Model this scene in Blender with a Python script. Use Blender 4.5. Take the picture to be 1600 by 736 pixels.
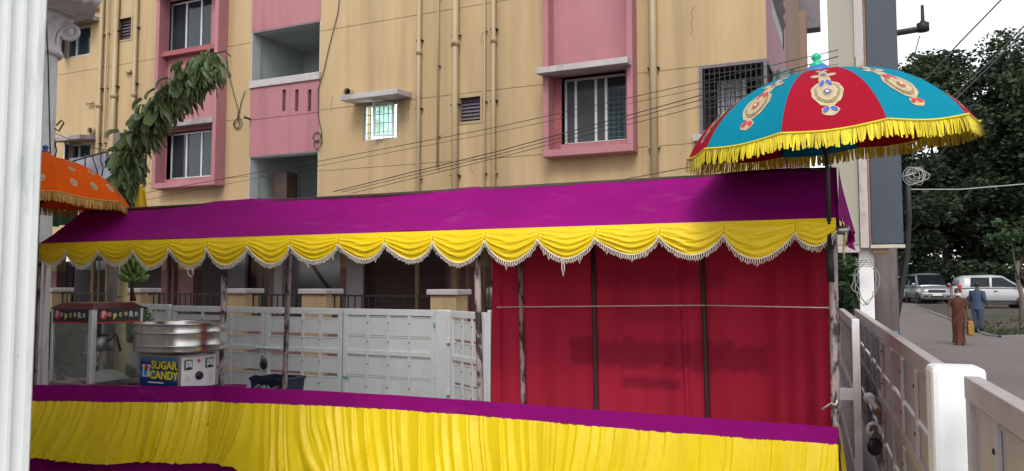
import bpy, math, random
import numpy as np
from mathutils import Vector, Matrix

for o in list(bpy.data.objects):
    bpy.data.objects.remove(o)
SC = bpy.context.scene
COL = SC.collection
PI = math.pi
rnd = random.Random(7)

# ------------------------------------------------------------------ camera
CAMZ, TH, PH, FOC = 1.68, math.radians(24.4), math.radians(3.53), 1200.0
cam_d = bpy.data.cameras.new('camera')
cam = bpy.data.objects.new('camera', cam_d); COL.objects.link(cam)
cam_d.sensor_width = 36.0; cam_d.lens = FOC / 1600 * 36.0
cam_d.clip_start = 0.05; cam_d.clip_end = 2000
cam.location = (0, 0, CAMZ)
cam.rotation_euler = (PI / 2 + PH, 0, TH)
SC.camera = cam
# ------------------------------------------------------------------ sky, sun, exposure (bright overcast afternoon)
SUN_DIR = Vector((0.22, -0.95, 1.0)).normalized()        # towards the light, high behind the camera's right shoulder
SC.world = bpy.data.worlds.new('World'); SC.world.use_nodes = True
wn = SC.world.node_tree.nodes; wl = SC.world.node_tree.links
bg = wn['Background']
sky = wn.new('ShaderNodeTexSky'); sky.sky_type = 'NISHITA'; sky.sun_disc = False
sky.sun_elevation = math.asin(SUN_DIR.z); sky.sun_rotation = math.atan2(SUN_DIR.x, SUN_DIR.y)
sky.air_density = 1.0; sky.dust_density = 1.0; sky.ozone_density = 1.0
hs = wn.new('ShaderNodeHueSaturation'); hs.inputs['Saturation'].default_value = 0.16   # cloud cover takes the blue out
wl.new(sky.outputs[0], hs.inputs['Color']); wl.new(hs.outputs[0], bg.inputs['Color'])
bg.inputs['Strength'].default_value = 0.15
sl = bpy.data.lights.new('sun', 'SUN'); sl.energy = 1.1; sl.angle = math.radians(22); sl.color = (1, 0.965, 0.91)
so = bpy.data.objects.new('sun', sl); COL.objects.link(so)
so.rotation_euler = SUN_DIR.to_track_quat('Z', 'Y').to_euler(); so.location = (4, -4, 12)
SC.view_settings.view_transform = 'Standard'; SC.view_settings.look = 'None'
SC.view_settings.exposure = 0.75; SC.view_settings.gamma = 1.0; SC.view_settings.use_curve_mapping = False
SC.render.engine = 'CYCLES'
SC.cycles.use_denoising = True
SC.cycles.max_bounces = 8; SC.cycles.transparent_max_bounces = 12
SC.cycles.caustics_reflective = False; SC.cycles.caustics_refractive = False

# ------------------------------------------------------------------ pixels (1600x736 photo) -> directions -> points on known planes
_r = Vector((math.cos(TH), math.sin(TH), 0))
_f = Vector((-math.sin(TH) * math.cos(PH), math.cos(TH) * math.cos(PH), math.sin(PH)))
_u = _r.cross(_f)
C0 = Vector((0, 0, CAMZ))
def ray(px, py): return _f + _r * ((px - 800) / FOC) + _u * ((368 - py) / FOC)
def onY(px, py, Y): d = ray(px, py); return C0 + d * (Y / d.y)
def onZ(px, py, Z): d = ray(px, py); return C0 + d * ((Z - CAMZ) / d.z)
def onD(px, py, D): return C0 + ray(px, py) * D
def rect(x0, y0, x1, y1, Y):
    my, mx = (y0 + y1) / 2, (x0 + x1) / 2
    return onY(x0, my, Y).x, onY(x1, my, Y).x, onY(mx, y1, Y).z, onY(mx, y0, Y).z
def sstep(t): t = min(1, max(0, t)); return t * t * (3 - 2 * t)
def gz(y): return 0.42 * sstep((y - 27) / 22)          # the lane climbs a little towards the parked cars

# ------------------------------------------------------------------ mesh builder
class MB:
    def __init__(s): s.v = []; s.f = []; s.m = []
    def add(s, vs, fs, mi=0):
        b = len(s.v); s.v += [tuple(p) for p in vs]
        for f in fs: s.f.append([b + i for i in f]); s.m.append(mi)
        return s
    def box(s, x0, x1, y0, y1, z0, z1, mi=0):
        if x0 > x1: x0, x1 = x1, x0
        if y0 > y1: y0, y1 = y1, y0
        if z0 > z1: z0, z1 = z1, z0
        return s.add([(x0,y0,z0),(x1,y0,z0),(x1,y1,z0),(x0,y1,z0),(x0,y0,z1),(x1,y0,z1),(x1,y1,z1),(x0,y1,z1)],
                     [(0,3,2,1),(4,5,6,7),(0,1,5,4),(1,2,6,5),(2,3,7,6),(3,0,4,7)], mi)
    def obox(s, c, sx, sy, sz, R=None, mi=0):
        c = Vector(c); R = R or Matrix.Identity(3)
        vs = [c + R @ Vector((a*sx/2, b*sy/2, d*sz/2)) for d in (-1,1) for a, b in ((-1,-1),(1,-1),(1,1),(-1,1))]
        return s.add(vs, [(0,3,2,1),(4,5,6,7),(0,1,5,4),(1,2,6,5),(2,3,7,6),(3,0,4,7)], mi)
    def tube(s, pts, r, n=8, mi=0, caps=True, closed=False):
        pts = [Vector(p) for p in pts]; k = len(pts)
        rs = r if isinstance(r, (list, tuple)) else [r] * k
        t0 = (pts[1] - pts[0]).normalized()
        a = Vector((0,0,1)) if abs(t0.z) < .9 else Vector((1,0,0))
        nrm = t0.cross(a).normalized(); vs = []
        for i, p in enumerate(pts):
            if closed: t = pts[(i+1) % k] - pts[i-1]
            else: t = pts[min(i+1, k-1)] - pts[max(i-1, 0)]
            if t.length < 1e-9: t = t0
            t.normalize(); nrm = nrm - t * nrm.dot(t)
            if nrm.length < 1e-6: nrm = t.orthogonal()
            nrm.normalize(); bn = t.cross(nrm)
            for j in range(n):
                w = 2*PI*j/n; vs.append(p + (nrm*math.cos(w) + bn*math.sin(w)) * rs[i])
        fs = []
        for i in range(k if closed else k-1):
            i2 = (i+1) % k
            for j in range(n): fs.append((i*n+j, i*n+(j+1)%n, i2*n+(j+1)%n, i2*n+j))
        if caps and not closed: fs += [tuple(range(n-1,-1,-1)), tuple((k-1)*n+j for j in range(n))]
        return s.add(vs, fs, mi)
    def lathe(s, prof, n=24, c=(0,0,0), mi=0, caps=True, R=None, mod=None):
        c = Vector(c); vs = []
        for r, z in prof:
            for j in range(n):
                w = 2*PI*j/n; rr = r * (mod(w, z) if mod else 1)
                p = Vector((rr*math.cos(w), rr*math.sin(w), z)); vs.append(c + (R @ p if R else p))
        fs = [(i*n+j, i*n+(j+1)%n, (i+1)*n+(j+1)%n, (i+1)*n+j) for i in range(len(prof)-1) for j in range(n)]
        if caps: fs += [tuple(range(n-1,-1,-1)), tuple((len(prof)-1)*n+j for j in range(n))]
        return s.add(vs, fs, mi)
    def grid(s, fn, nu, nv, mi=0):
        vs = [fn(i/nu, j/nv) for j in range(nv+1) for i in range(nu+1)]
        fs = [(j*(nu+1)+i, j*(nu+1)+i+1, (j+1)*(nu+1)+i+1, (j+1)*(nu+1)+i) for j in range(nv) for i in range(nu)]
        return s.add(vs, fs, mi)
    def ell(s, c, rx, ry, rz, n=10, m=6, mi=0, R=None):
        c = Vector(c); vs = []; fs = []
        for i in range(m+1):
            ph = PI*i/m
            for j in range(n):
                w = 2*PI*j/n; p = Vector((rx*math.sin(ph)*math.cos(w), ry*math.sin(ph)*math.sin(w), -rz*math.cos(ph)))
                vs.append(c + (R @ p if R else p))
        fs = [(i*n+j, i*n+(j+1)%n, (i+1)*n+(j+1)%n, (i+1)*n+j) for i in range(m) for j in range(n)]
        return s.add(vs, fs, mi)
    def prism(s, poly, fn, d0, d1, mi=0):
        n = len(poly); vs = [fn(a, b, d0) for a, b in poly] + [fn(a, b, d1) for a, b in poly]
        fs = [tuple(range(n)), tuple(range(2*n-1, n-1, -1))] + [(i, n+i, n+(i+1)%n, (i+1)%n) for i in range(n)]
        return s.add(vs, fs, mi)
    def loft(s, rings, mi=0, caps=True):                 # rings: lists of equal length
        n = len(rings[0]); vs = [p for r in rings for p in r]
        fs = [(i*n+j, i*n+(j+1)%n, (i+1)*n+(j+1)%n, (i+1)*n+j) for i in range(len(rings)-1) for j in range(n)]
        if caps: fs += [tuple(range(n-1,-1,-1)), tuple((len(rings)-1)*n+j for j in range(n))]
        return s.add(vs, fs, mi)

def root_loc(p):
    while p.parent: p = p.parent
    return p.location
def mk(name, mb, mat, parent=None, smooth=False, local=False, bevel=0):
    me = bpy.data.meshes.new(name)
    vs = mb.v
    if parent is not None and not local:
        l = root_loc(parent); vs = [(p[0]-l[0], p[1]-l[1], p[2]-l[2]) for p in vs]
    me.from_pydata(vs, [], mb.f)
    mats = mat if isinstance(mat, (list, tuple)) else [mat]
    for m in mats: me.materials.append(m)
    if len(mats) > 1: me.polygons.foreach_set('material_index', mb.m)
    if smooth: me.polygons.foreach_set('use_smooth', [True]*len(me.polygons))
    me.update()
    o = bpy.data.objects.new(name, me); COL.objects.link(o)
    if parent is not None: o.parent = parent
    if bevel:
        b = o.modifiers.new('bevel', 'BEVEL'); b.width = bevel; b.segments = 2; b.limit_method = 'ANGLE'
    return o
def linkcopy(o, parent, loc=None, rot=None, scale=None):
    c = o.copy(); COL.objects.link(c); c.parent = parent
    if loc is not None: c.location = loc
    if rot is not None: c.rotation_euler = rot
    if scale is not None: c.scale = scale
    return c
def tag(o, label, cat, group=None):
    o['label'] = label; o['category'] = cat
    if group: o['group'] = group
    return o
def thing(name, label, cat, loc=(0,0,0), rz=0, group=None):
    o = bpy.data.objects.new(name, None); COL.objects.link(o)
    o.empty_display_size = .1; o.location = loc; o.rotation_euler = (0,0,rz)
    return tag(o, label, cat, group)
def struct(o): o['kind'] = 'structure'; return o
def stuff(o): o['kind'] = 'stuff'; return o

# ------------------------------------------------------------------ materials
def M(name, col, rough=.65, var=.12, scale=5, stretch=(1,1,1), bump=.0, bscale=60, metal=0, dirt=None, dirt2=None,
      sheen=0, spec=.5, island=0, aniso=0, trans=0, weave=0, bdist=.01, coat=0, bstretch=None):
    m = bpy.data.materials.new(name); m.use_nodes = True
    nt = m.node_tree; N = nt.nodes; L = nt.links; b = N['Principled BSDF']
    tc = N.new('ShaderNodeTexCoord')
    def noise(sc, st, det=4, rg=.55):
        mp = N.new('ShaderNodeMapping'); mp.inputs['Scale'].default_value = st
        L.new(tc.outputs['Object'], mp.inputs[0])
        n = N.new('ShaderNodeTexNoise'); n.inputs['Scale'].default_value = sc
        n.inputs['Detail'].default_value = det; n.inputs['Roughness'].default_value = rg
        L.new(mp.outputs[0], n.inputs['Vector']); return n.outputs['Fac']
    def rng(src, a, c, lo=0., hi=1.):
        r = N.new('ShaderNodeMapRange'); r.inputs[1].default_value = a; r.inputs[2].default_value = c
        r.inputs[3].default_value = lo; r.inputs[4].default_value = hi; L.new(src, r.inputs[0]); return r.outputs[0]
    def mix(fac, a, c):
        x = N.new('ShaderNodeMix'); x.data_type = 'RGBA'; L.new(fac, x.inputs[0])
        for s, v in ((6, a), (7, c)):
            if isinstance(v, tuple): x.inputs[s].default_value = (*v[:3], 1)
            else: L.new(v, x.inputs[s])
        return x.outputs[2]
    lo = tuple(max(0, c*(1-var)) for c in col); hi = tuple(min(.95, c*(1+var)) for c in col)
    c = mix(rng(noise(scale, stretch), .3, .7), lo, hi)
    for d in (dirt, dirt2):
        if d: c = mix(rng(noise(d[1], d[4] if len(d) > 4 else (1,1,1), 6, .65), d[2], d[3], 0, d[5] if len(d) > 5 else 1), c, d[0])
    if island:
        g = N.new('ShaderNodeNewGeometry')
        h = N.new('ShaderNodeHueSaturation'); L.new(c, h.inputs['Color'])
        L.new(rng(g.outputs['Random Per Island'], 0, 1, 1-island, 1+island), h.inputs['Value'])
        c = h.outputs[0]
    L.new(c, b.inputs['Base Color'])
    b.inputs['Roughness'].default_value = rough; b.inputs['Metallic'].default_value = metal
    b.inputs['Specular IOR Level'].default_value = spec
    if sheen: b.inputs['Sheen Weight'].default_value = sheen; b.inputs['Sheen Roughness'].default_value = .4
    if aniso: b.inputs['Anisotropic'].default_value = aniso
    if coat: b.inputs['Coat Weight'].default_value = coat; b.inputs['Coat Roughness'].default_value = .08
    if bump or weave:
        bp = N.new('ShaderNodeBump'); bp.inputs['Strength'].default_value = bump or weave; bp.inputs['Distance'].default_value = bdist
        L.new(noise(bscale, bstretch or stretch, 5, .6), bp.inputs['Height']); L.new(bp.outputs[0], b.inputs['Normal'])
    if trans:
        t = N.new('ShaderNodeBsdfTranslucent'); L.new(c, t.inputs[0]); ms = N.new('ShaderNodeMixShader')
        ms.inputs[0].default_value = trans; out = N['Material Output']
        L.new(b.outputs[0], ms.inputs[1]); L.new(t.outputs[0], ms.inputs[2]); L.new(ms.outputs[0], out.inputs[0])
    return m
def Mglass(name, tint=(.9,.95,.93), refl=.12, haze=0.05):
    m = bpy.data.materials.new(name); m.use_nodes = True; nt = m.node_tree; N = nt.nodes; L = nt.links
    out = N['Material Output']; N.remove(N['Principled BSDF'])
    t = N.new('ShaderNodeBsdfTransparent'); t.inputs[0].default_value = (*tint, 1)
    g = N.new('ShaderNodeBsdfGlossy'); g.inputs['Roughness'].default_value = .03
    d = N.new('ShaderNodeBsdfDiffuse'); d.inputs[0].default_value = (.55,.55,.5,1)
    n = N.new('ShaderNodeTexNoise'); n.inputs['Scale'].default_value = 3.2; n.inputs['Detail'].default_value = 6
    tc = N.new('ShaderNodeTexCoord'); L.new(tc.outputs['Object'], n.inputs['Vector'])
    r = N.new('ShaderNodeMapRange'); r.inputs[1].default_value = .4; r.inputs[2].default_value = .75
    r.inputs[3].default_value = haze*.4; r.inputs[4].default_value = haze*2; L.new(n.outputs['Fac'], r.inputs[0])
    a = N.new('ShaderNodeMixShader'); b = N.new('ShaderNodeMixShader')
    fr = N.new('ShaderNodeLayerWeight'); fr.inputs[0].default_value = .3
    mr = N.new('ShaderNodeMapRange'); mr.inputs[3].default_value = refl*.5; mr.inputs[4].default_value = .40
    L.new(fr.outputs['Fresnel'], mr.inputs[0])
    L.new(mr.outputs[0], a.inputs[0]); L.new(t.outputs[0], a.inputs[1]); L.new(g.outputs[0], a.inputs[2])
    L.new(r.outputs[0], b.inputs[0]); L.new(a.outputs[0], b.inputs[1]); L.new(d.outputs[0], b.inputs[2])
    L.new(b.outputs[0], out.inputs[0]); return m
def Memit(name, col, st):
    m = bpy.data.materials.new(name); m.use_nodes = True; b = m.node_tree.nodes['Principled BSDF']
    b.inputs['Base Color'].default_value = (*col, 1)
    b.inputs['Emission Color'].default_value = (*col, 1); b.inputs['Emission Strength'].default_value = st
    return m

MT = {}
MT['wall'] = M('yellow_wall_paint', (.445,.318,.172), .85, .10, .9, (1,1,.35), .35, 40,
               dirt=((.22,.15,.085), .7, .47, .82, (2.4,2.4,.13), .75), dirt2=((.30,.21,.12), 2.0, .54, .78, (3,3,.13), .4))
MT['pink'] = M('pink_wall_paint', (.375,.158,.178), .8, .10, 1.3, (1,1,.4), .2, 80,
               dirt=((.22,.09,.10), 1.1, .48, .82, (2.4,2.4,.16), .65))
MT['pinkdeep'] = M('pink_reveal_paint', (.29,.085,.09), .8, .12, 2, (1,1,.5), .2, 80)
MT['concrete'] = M('weathered_cement', (.30,.27,.265), .85, .2, 4, (1,1,1), .3, 50, dirt=((.14,.12,.11), 3, .5, .75, (1,1,.6), .7))
MT['slabwhite'] = M('weathered_white_slab', (.42,.39,.39), .85, .12, 3, (1,1,1), .2, 60, dirt=((.22,.2,.19), 4, .52, .75, (1,1,1), .7))
MT['pipe'] = M('painted_drain_pipe', (.36,.27,.155), .5, .10, 3, (1,1,.3), .1, 50, dirt=((.24,.17,.10), 3, .58, .8, (1,1,.3), .6))
MT['greywall'] = M('grey_distemper', (.40,.43,.43), .9, .08, 1.2, (1,1,1), .15, 60)
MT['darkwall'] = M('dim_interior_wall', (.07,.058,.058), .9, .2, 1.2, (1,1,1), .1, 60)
MT['alu'] = M('aluminium_window_frame', (.55,.56,.57), .4, .06, 8, metal=.35)
MT['glassdark'] = M('dark_window_glass', (.018,.026,.032), .08, .5, .8, spec=.6)
MT['tint'] = M('tinted_window_glass', (.05,.055,.06), .12, .4, .8, spec=.5)
MT['iron'] = M('dark_iron', (.02,.02,.022), .6, .3, 20, metal=.3)
MT['cable'] = M('black_cable', (.02,.02,.02), .6, .2, 10)
MT['louver'] = M('dark_louvre_slat', (.13,.11,.13), .5, .2, 10)
MT['shutter'] = M('brown_roller_shutter', (.075,.042,.04), .5, .15, 6, (1,1,4), .1, 60)
MT['door'] = M('dark_brown_door', (.06,.032,.025), .5, .25, 6, (1,1,.3))
MT['purple'] = M('purple_satin_cloth', (.25,.004,.155), .8, .14, 1.3, (1,1,1), .35, 24, spec=.10, trans=.06, bdist=.006, bstretch=(.5,1.6,1.6),
                 dirt=((.15,.003,.10), 1.4, .5, .8, (.6,2.5,2.5), .6), dirt2=((.33,.06,.24), 2.4, .58, .8, (1,3,3), .45))
MT['yellow'] = M('yellow_satin_cloth', (.86,.61,.010), .38, .07, 2.5, (1,1,1), .3, 60, spec=.32, trans=.10, dirt=((.55,.36,.01), 4, .6, .8, (1,1,1), .4))
MT['yellowskirt'] = M('yellow_satin_skirt', (.86,.64,.010), .25, .07, 3.5, (1,1,.4), .35, 5, spec=.6, trans=.06, bdist=.02, bstretch=(5,5,.7),
                 dirt=((.45,.26,.02), 5, .66, .76, (1,1,1), .6))
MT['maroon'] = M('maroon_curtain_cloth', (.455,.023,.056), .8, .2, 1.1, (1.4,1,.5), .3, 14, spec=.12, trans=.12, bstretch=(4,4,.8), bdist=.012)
MT['fringe'] = M('cream_fringe', (.72,.66,.55), .8, .12, 30)
MT['rustpole'] = M('chipped_painted_pole', (.34,.27,.26), .75, .25, 14, (1,1,.6), .4, 60, dirt=((.035,.022,.02), 11, .5, .58, (1.2,1.2,.5)))
MT['brownpole'] = M('dark_brown_pole', (.05,.025,.02), .7, .3, 10, (1,1,.3))
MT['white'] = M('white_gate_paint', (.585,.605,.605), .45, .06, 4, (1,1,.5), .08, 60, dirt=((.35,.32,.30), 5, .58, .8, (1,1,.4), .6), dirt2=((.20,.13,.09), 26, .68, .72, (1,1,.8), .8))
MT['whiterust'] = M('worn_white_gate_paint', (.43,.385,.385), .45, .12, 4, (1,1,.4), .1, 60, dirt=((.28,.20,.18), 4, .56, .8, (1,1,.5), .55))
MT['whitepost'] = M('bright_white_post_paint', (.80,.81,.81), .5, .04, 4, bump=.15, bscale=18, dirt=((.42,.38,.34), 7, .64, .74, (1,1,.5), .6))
MT['steel'] = M('brushed_steel', (.50,.49,.48), .22, .08, 6, (1,1,8), .06, 40, metal=1)
MT['steeldull'] = M('dull_steel', (.34,.32,.31), .38, .15, 8, metal=.9)
MT['plaster'] = M('white_fluted_plaster', (.62,.645,.635), .75, .06, 2, (1,1,.5), .3, 30, dirt=((.30,.34,.33), 5, .58, .72, (1.5,1.5,.25), .55), dirt2=((.22,.22,.2), 14, .68, .72, (1,1,.3), .7))
MT['plaster2'] = M('aged_white_plaster', (.66,.66,.67), .8, .1, 4, (1,1,.6), .25, 40, dirt=((.22,.21,.22), 5, .52, .78, (1,1,.6), .6))
MT['black'] = M('black_plastic', (.012,.012,.013), .4, .2, 10)
MT['concpole'] = M('concrete_pole', (.20,.165,.16), .9, .2, 5, (1,1,.4), .4, 40, dirt=((.07,.06,.06), 4, .5, .75, (1,1,.4), .7))

# ================================================================== GROUND
MT['road'] = M('worn_concrete_lane', (.158,.130,.126), .85, .12, .5, (1,1,1), .3, 30, dirt=((.115,.098,.097), .35, .5, .7, (1,1,1), .7), dirt2=((.19,.165,.165), 3, .6, .8, (1,1,1), .5))
MT['verge'] = M('dry_earth_verge', (.07,.045,.038), .95, .25, .8, (1,1,1), .5, 12, dirt=((.035,.05,.02), .5, .45, .6, (1,1,1), .85))
MT['kerb'] = M('pale_kerb', (.20,.19,.19), .85, .15, 3)
g = MB()
ys = [-30, -5, 5, 15, 27] + [27 + 22*i/10 for i in range(1, 11)] + [70, 120, 300]
xs = [-300, -60, -20, 0, 20, 60, 300]
for j in range(len(ys)-1):
    for i in range(len(xs)-1):
        g.add([(xs[a], ys[b], gz(ys[b])) for a, b in ((i,j),(i+1,j),(i+1,j+1),(i,j+1))], [(0,1,2,3)])
struct(mk('ground', g, MT['road'], smooth=True))
def onG(px, py):
    p = onZ(px, py, 0)
    for _ in range(30): p = onZ(px, py, gz(p.y))
    return p
edge_px = [(1424,477),(1455,488),(1490,501.5),(1532,520.5),(1546,525),(1562,527),(1600,525),(1660,522),(1740,519)]
edge = [onG(*p) for p in edge_px]
far = [Vector((e.x + 18 + (e.y-20)*.2, e.y + 22, 0)) for e in edge]
vg = MB()
rows = 9
def vgf(u, v):
    i = min(len(edge)-2, int(u*(len(edge)-1))); f = u*(len(edge)-1)-i
    a = edge[i].lerp(edge[i+1], f); b = far[i].lerp(far[i+1], f); p = a.lerp(b, v)
    return (p.x, p.y, gz(p.y) + .03 + .05*math.sin(p.x*2.1)*math.sin(p.y*1.3)*min(1, v*6) + (.02 if v > 0 else 0))
vg.grid(vgf, 32, 20)
struct(mk('verge', vg, MT['verge'], smooth=True))
kb = MB()
for a, b in zip(edge[:-1], edge[1:]):
    d = (b-a).normalized(); n = Vector((d.y, -d.x, 0))*.06
    kb.add([a+n+Vector((0,0,.055)), b+n+Vector((0,0,.055)), b-n+Vector((0,0,.055)), a-n+Vector((0,0,.055)),
            a+n-Vector((0,0,.05)), b+n-Vector((0,0,.05)), b-n-Vector((0,0,.05)), a-n-Vector((0,0,.05))],
           [(0,1,2,3),(4,5,1,0),(7,6,2,3)])
struct(mk('kerb', kb, MT['kerb']))
# grass tufts on the verge
MT['grass'] = M('short_grass', (.045,.055,.025), .8, .3, 3, island=.4)
gv = MB()
for k in range(2600):
    u = rnd.uniform(.28, .98); v = rnd.random()**1.6*.8 + .01
    p = Vector(vgf(u, v)); a = rnd.uniform(0, PI); h = rnd.uniform(.05, .16); w = rnd.uniform(.03, .07)
    d = Vector((math.cos(a)*w, math.sin(a)*w, 0)); t = Vector((rnd.uniform(-.05,.05), rnd.uniform(-.05,.05), h))
    gv.add([p-d, p+d, p+t], [(0,1,2)])
o = stuff(mk('grass', gv, MT['grass'])); tag(o, 'short patchy grass on the verge beside the lane', 'grass')

# ================================================================== APARTMENT BUILDING (facade plane Y = YB)
YB = 14.6
def relief(mb, X0, X1, Z0, Z1, holes, y0, thick=.28, mi=0):
    """wall face with cells set back (depth) or open (None); reveals between cells"""
    xs = sorted({X0, X1} | {min(max(h[k], X0), X1) for h in holes for k in (0, 1)})
    zs = sorted({Z0, Z1} | {min(max(h[k], Z0), Z1) for h in holes for k in (2, 3)})
    def dep(i, j):
        if i < 0 or j < 0 or i >= len(xs)-1 or j >= len(zs)-1: return 0
        cx, cz = (xs[i]+xs[i+1])/2, (zs[j]+zs[j+1])/2; d = 0
        for h in holes:
            if h[0] < cx < h[1] and h[2] < cz < h[3]: d = h[4]
        return d
    T = lambda d: thick if d is None else d
    for i in range(len(xs)-1):
        for j in range(len(zs)-1):
            d = dep(i, j); a, b, c, e = xs[i], xs[i+1], zs[j], zs[j+1]; y = y0 + T(d)
            if d is not None: mb.add([(a,y,c),(b,y,c),(b,y,e),(a,y,e)], [(0,1,2,3)], mi)
            for di, dj, q in ((1,0,((b,c),(b,e))), (0,1,((a,e),(b,e)))):
                d2 = dep(i+di, j+dj)
                if abs(T(d)-T(d2)) > 1e-6 and (i+di < len(xs)-1) and (j+dj < len(zs)-1):
                    (xa, za), (xb, zb) = q; ya, yb = y0+T(d), y0+T(d2)
                    mb.add([(xa,ya,za),(xb,ya,zb),(xb,yb,zb),(xa,yb,za)], [(0,1,2,3)], mi)
XC = onY(1197, 40, YB).x              # right-hand corner of the facade
XW = onY(20, 150, YB).x               # the facade runs on behind the white pillar
ZTOP = 10.5
bld = thing('apartment_building', 'yellow apartment block with pink window bays and outside drain pipes', 'building', (XC, YB, 0))
R_ = lambda *a: rect(*a, YB)
balA = R_(393, 42, 495, 128); balB = R_(395, 240, 497, 330)
winS = R_(568, 162, 622, 218); lou2 = R_(717, 152, 752, 191)
lou1 = R_(183, 29, 206, 63); winT = R_(103, 42, 141, 88); winU = R_(108, 224, 141, 262)
corner = R_(1093, 98, 1196, 205); corner = (corner[0], XC, corner[2], corner[3])
b1w_lo = R_(262, 205, 331, 278); b1w_hi = R_(262, -2, 331, 78)
b2w = R_(878, 116, 978, 222)
holes = []
# plaster grooves run round the block at slab and lintel level
for z in (onY(500,172,YB).z, onY(500,49,YB).z, onY(560,263,YB).z):
    holes.append((XW, XC, z-.008, z+.008, .012))
zs_ = onY(1060,262,YB).z
x_gf = onY(560,300,YB).z
zpar = (min(balA[0],balB[0]), max(balA[1],balB[1]), balB[2], balA[3])
for h in (zpar, winS, lou2, lou1, winT, winU, corner, b1w_lo, b1w_hi, b2w): holes.append((*h, None))
# ground-floor openings
Zlint = 2.95; Zgf = .35
go = []
for a, b in ((88, 252), (302, 420), (441, 531)):
    go.append((onY(a,440,YB).x, onY(b,440,YB).x, Zgf, Zlint, None))
shx = (onY(568,430,YB).x, onY(698,430,YB).x)
go.append((*shx, Zgf, Zlint, .16))
holes += go
w = MB(); relief(w, XW, XC, 2.02, ZTOP, holes, YB)
mk('wall', w, MT['wall'], bld)
w = MB(); relief(w, XW, XC, 0, 2.02, holes, YB)
MT['pinkgf'] = M('faded_pink_plinth_paint', (.24,.125,.12), .85, .12, 1.5, (1,1,.4), .2, 60, dirt=((.14,.08,.075), 2, .5, .8, (1,1,.4), .6))
mk('lower_wall', w, MT['pinkgf'], bld)
# return wall on the right of the block, with its own window
YE = YB + 9
sw = MB()
ysd = [YB, onD(1226, 60, 1).y]; 
def sideY(px, py):                      # where the ray meets the side plane X = XC
    d = ray(px, py); t = XC/d.x; return (C0 + d*t)
yp = sideY(1227, 60).y; ye = sideY(1251, 60).y
yq0, yq1 = sideY(1206, 20).y, sideY(1224, 40).y
zq0 = sideY(1216, 52).z
yh = sideY(1216, 120).y
sw.add([(XC,YB,0),(XC,yp,0),(XC,yp,corner[2]),(XC,YB,corner[2])], [(0,1,2,3)], 1)
sw.add([(XC,yh,corner[2]),(XC,yp,corner[2]),(XC,yp,corner[3]),(XC,yh,corner[3])], [(0,1,2,3)], 1)
sw.add([(XC,YB,corner[3]),(XC,yp,corner[3]),(XC,yp,zq0),(XC,YB,zq0)], [(0,1,2,3)], 1)
sw.add([(XC,YB,zq0),(XC,yq0,zq0),(XC,yq0,ZTOP),(XC,YB,ZTOP)], [(0,1,2,3)], 1)
sw.add([(XC,yq1,zq0),(XC,yp,zq0),(XC,yp,ZTOP),(XC,yq1,ZTOP)], [(0,1,2,3)], 1)
sw.add([(XC,yp,0),(XC,ye,0),(XC,ye,ZTOP),(XC,yp,ZTOP)], [(0,1,2,3)], 0)
sw.add([(XW,YE,0),(XC,YE,0),(XC,YE,ZTOP),(XW,YE,ZTOP)], [(0,1,2,3)], 0)
sw.add([(XW,YB,ZTOP),(XC,YB,ZTOP),(XC,ye,ZTOP),(XW,ye,ZTOP)], [(0,1,2,3)], 0)
MT['pinkside'] = M('pale_pink_side_paint', (.38,.215,.265), .85, .08, 1.2, (1,1,.3), .15, 60)
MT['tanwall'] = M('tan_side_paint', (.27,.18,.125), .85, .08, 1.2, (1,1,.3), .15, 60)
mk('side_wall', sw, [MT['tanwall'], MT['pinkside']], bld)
f = MB(); f.box(XC-.25, XC-.02, yq0, yq1, zq0, ZTOP-.5)
sd = mk('window', f, MT['greywall'], bld)
for k in range(7):
    s_ = MB(); z = zq0+.45+.32*k; s_.obox((XC-.01, (yq0+yq1)/2, z), .04, (yq1-yq0)*.92, .22, Matrix.Rotation(.55,3,'Y'))
    mk('louvre', s_, MT['louver'], sd)
f = MB(); f.box(XC, XC+.55, ye-.02, ye+.5, sideY(1245,20).z-.6+.55, ZTOP); mk('parapet_corner', f, MT['louver'], bld)
f = MB(); f.box(XC+.0, XC+.18, ye-.6, ye+.0, 0, ZTOP-.8); mk('pilaster', f, MT['tanwall'], bld)

def slab(name, x0, x1, z0, z1, proj, mat, par=None, slope=0, left=0, right=0):
    m = MB(); y0 = YB-proj
    m.add([(x0-left,y0,z0-slope),(x1+right,y0,z0-slope),(x1+right,YB+.02,z0),(x0-left,YB+.02,z0),
           (x0-left,y0,z1-slope),(x1+right,y0,z1-slope),(x1+right,YB+.02,z1),(x0-left,YB+.02,z1)],
          [(0,3,2,1),(4,5,6,7),(0,1,5,4),(1,2,6,5),(2,3,7,6),(3,0,4,7)])
    return mk(name, m, mat, par or bld, bevel=.008)
def frame_mb(x0, x1, z0, z1, y, t=.05, d=.06):
    m = MB()
    m.box(x0,x1,y,y+d,z0,z0+t); m.box(x0,x1,y,y+d,z1-t,z1); m.box(x0,x0+t,y,y+d,z0+t,z1-t); m.box(x1-t,x1,y,y+d,z0+t,z1-t)
    return m
def window(h, y, cuts, mats=None, t=.05, bars=True):
    x0, x1, z0, z1 = h
    wf = mk('window', frame_mb(x0, x1, z0, z1, y, t), MT['alu'], bld, bevel=.004)
    xs = [x0+t] + [x0+(x1-x0)*c for c in cuts] + [x1-t]
    for i in range(len(xs)-1):
        m = MB(); off = .012*(i % 2)
        m.box(xs[i]+.002, xs[i+1]-.002, y+.022+off, y+.030+off, z0+t, z1-t)
        mk('pane', m, (mats[i] if mats else MT['glassdark']), wf)
        if i:
            m = MB(); m.box(xs[i]-.026, xs[i]+.026, y+.004, y+.05, z0+t-.002, z1-t+.002); mk('mullion', m, MT['alu'], wf)
    return wf
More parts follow.
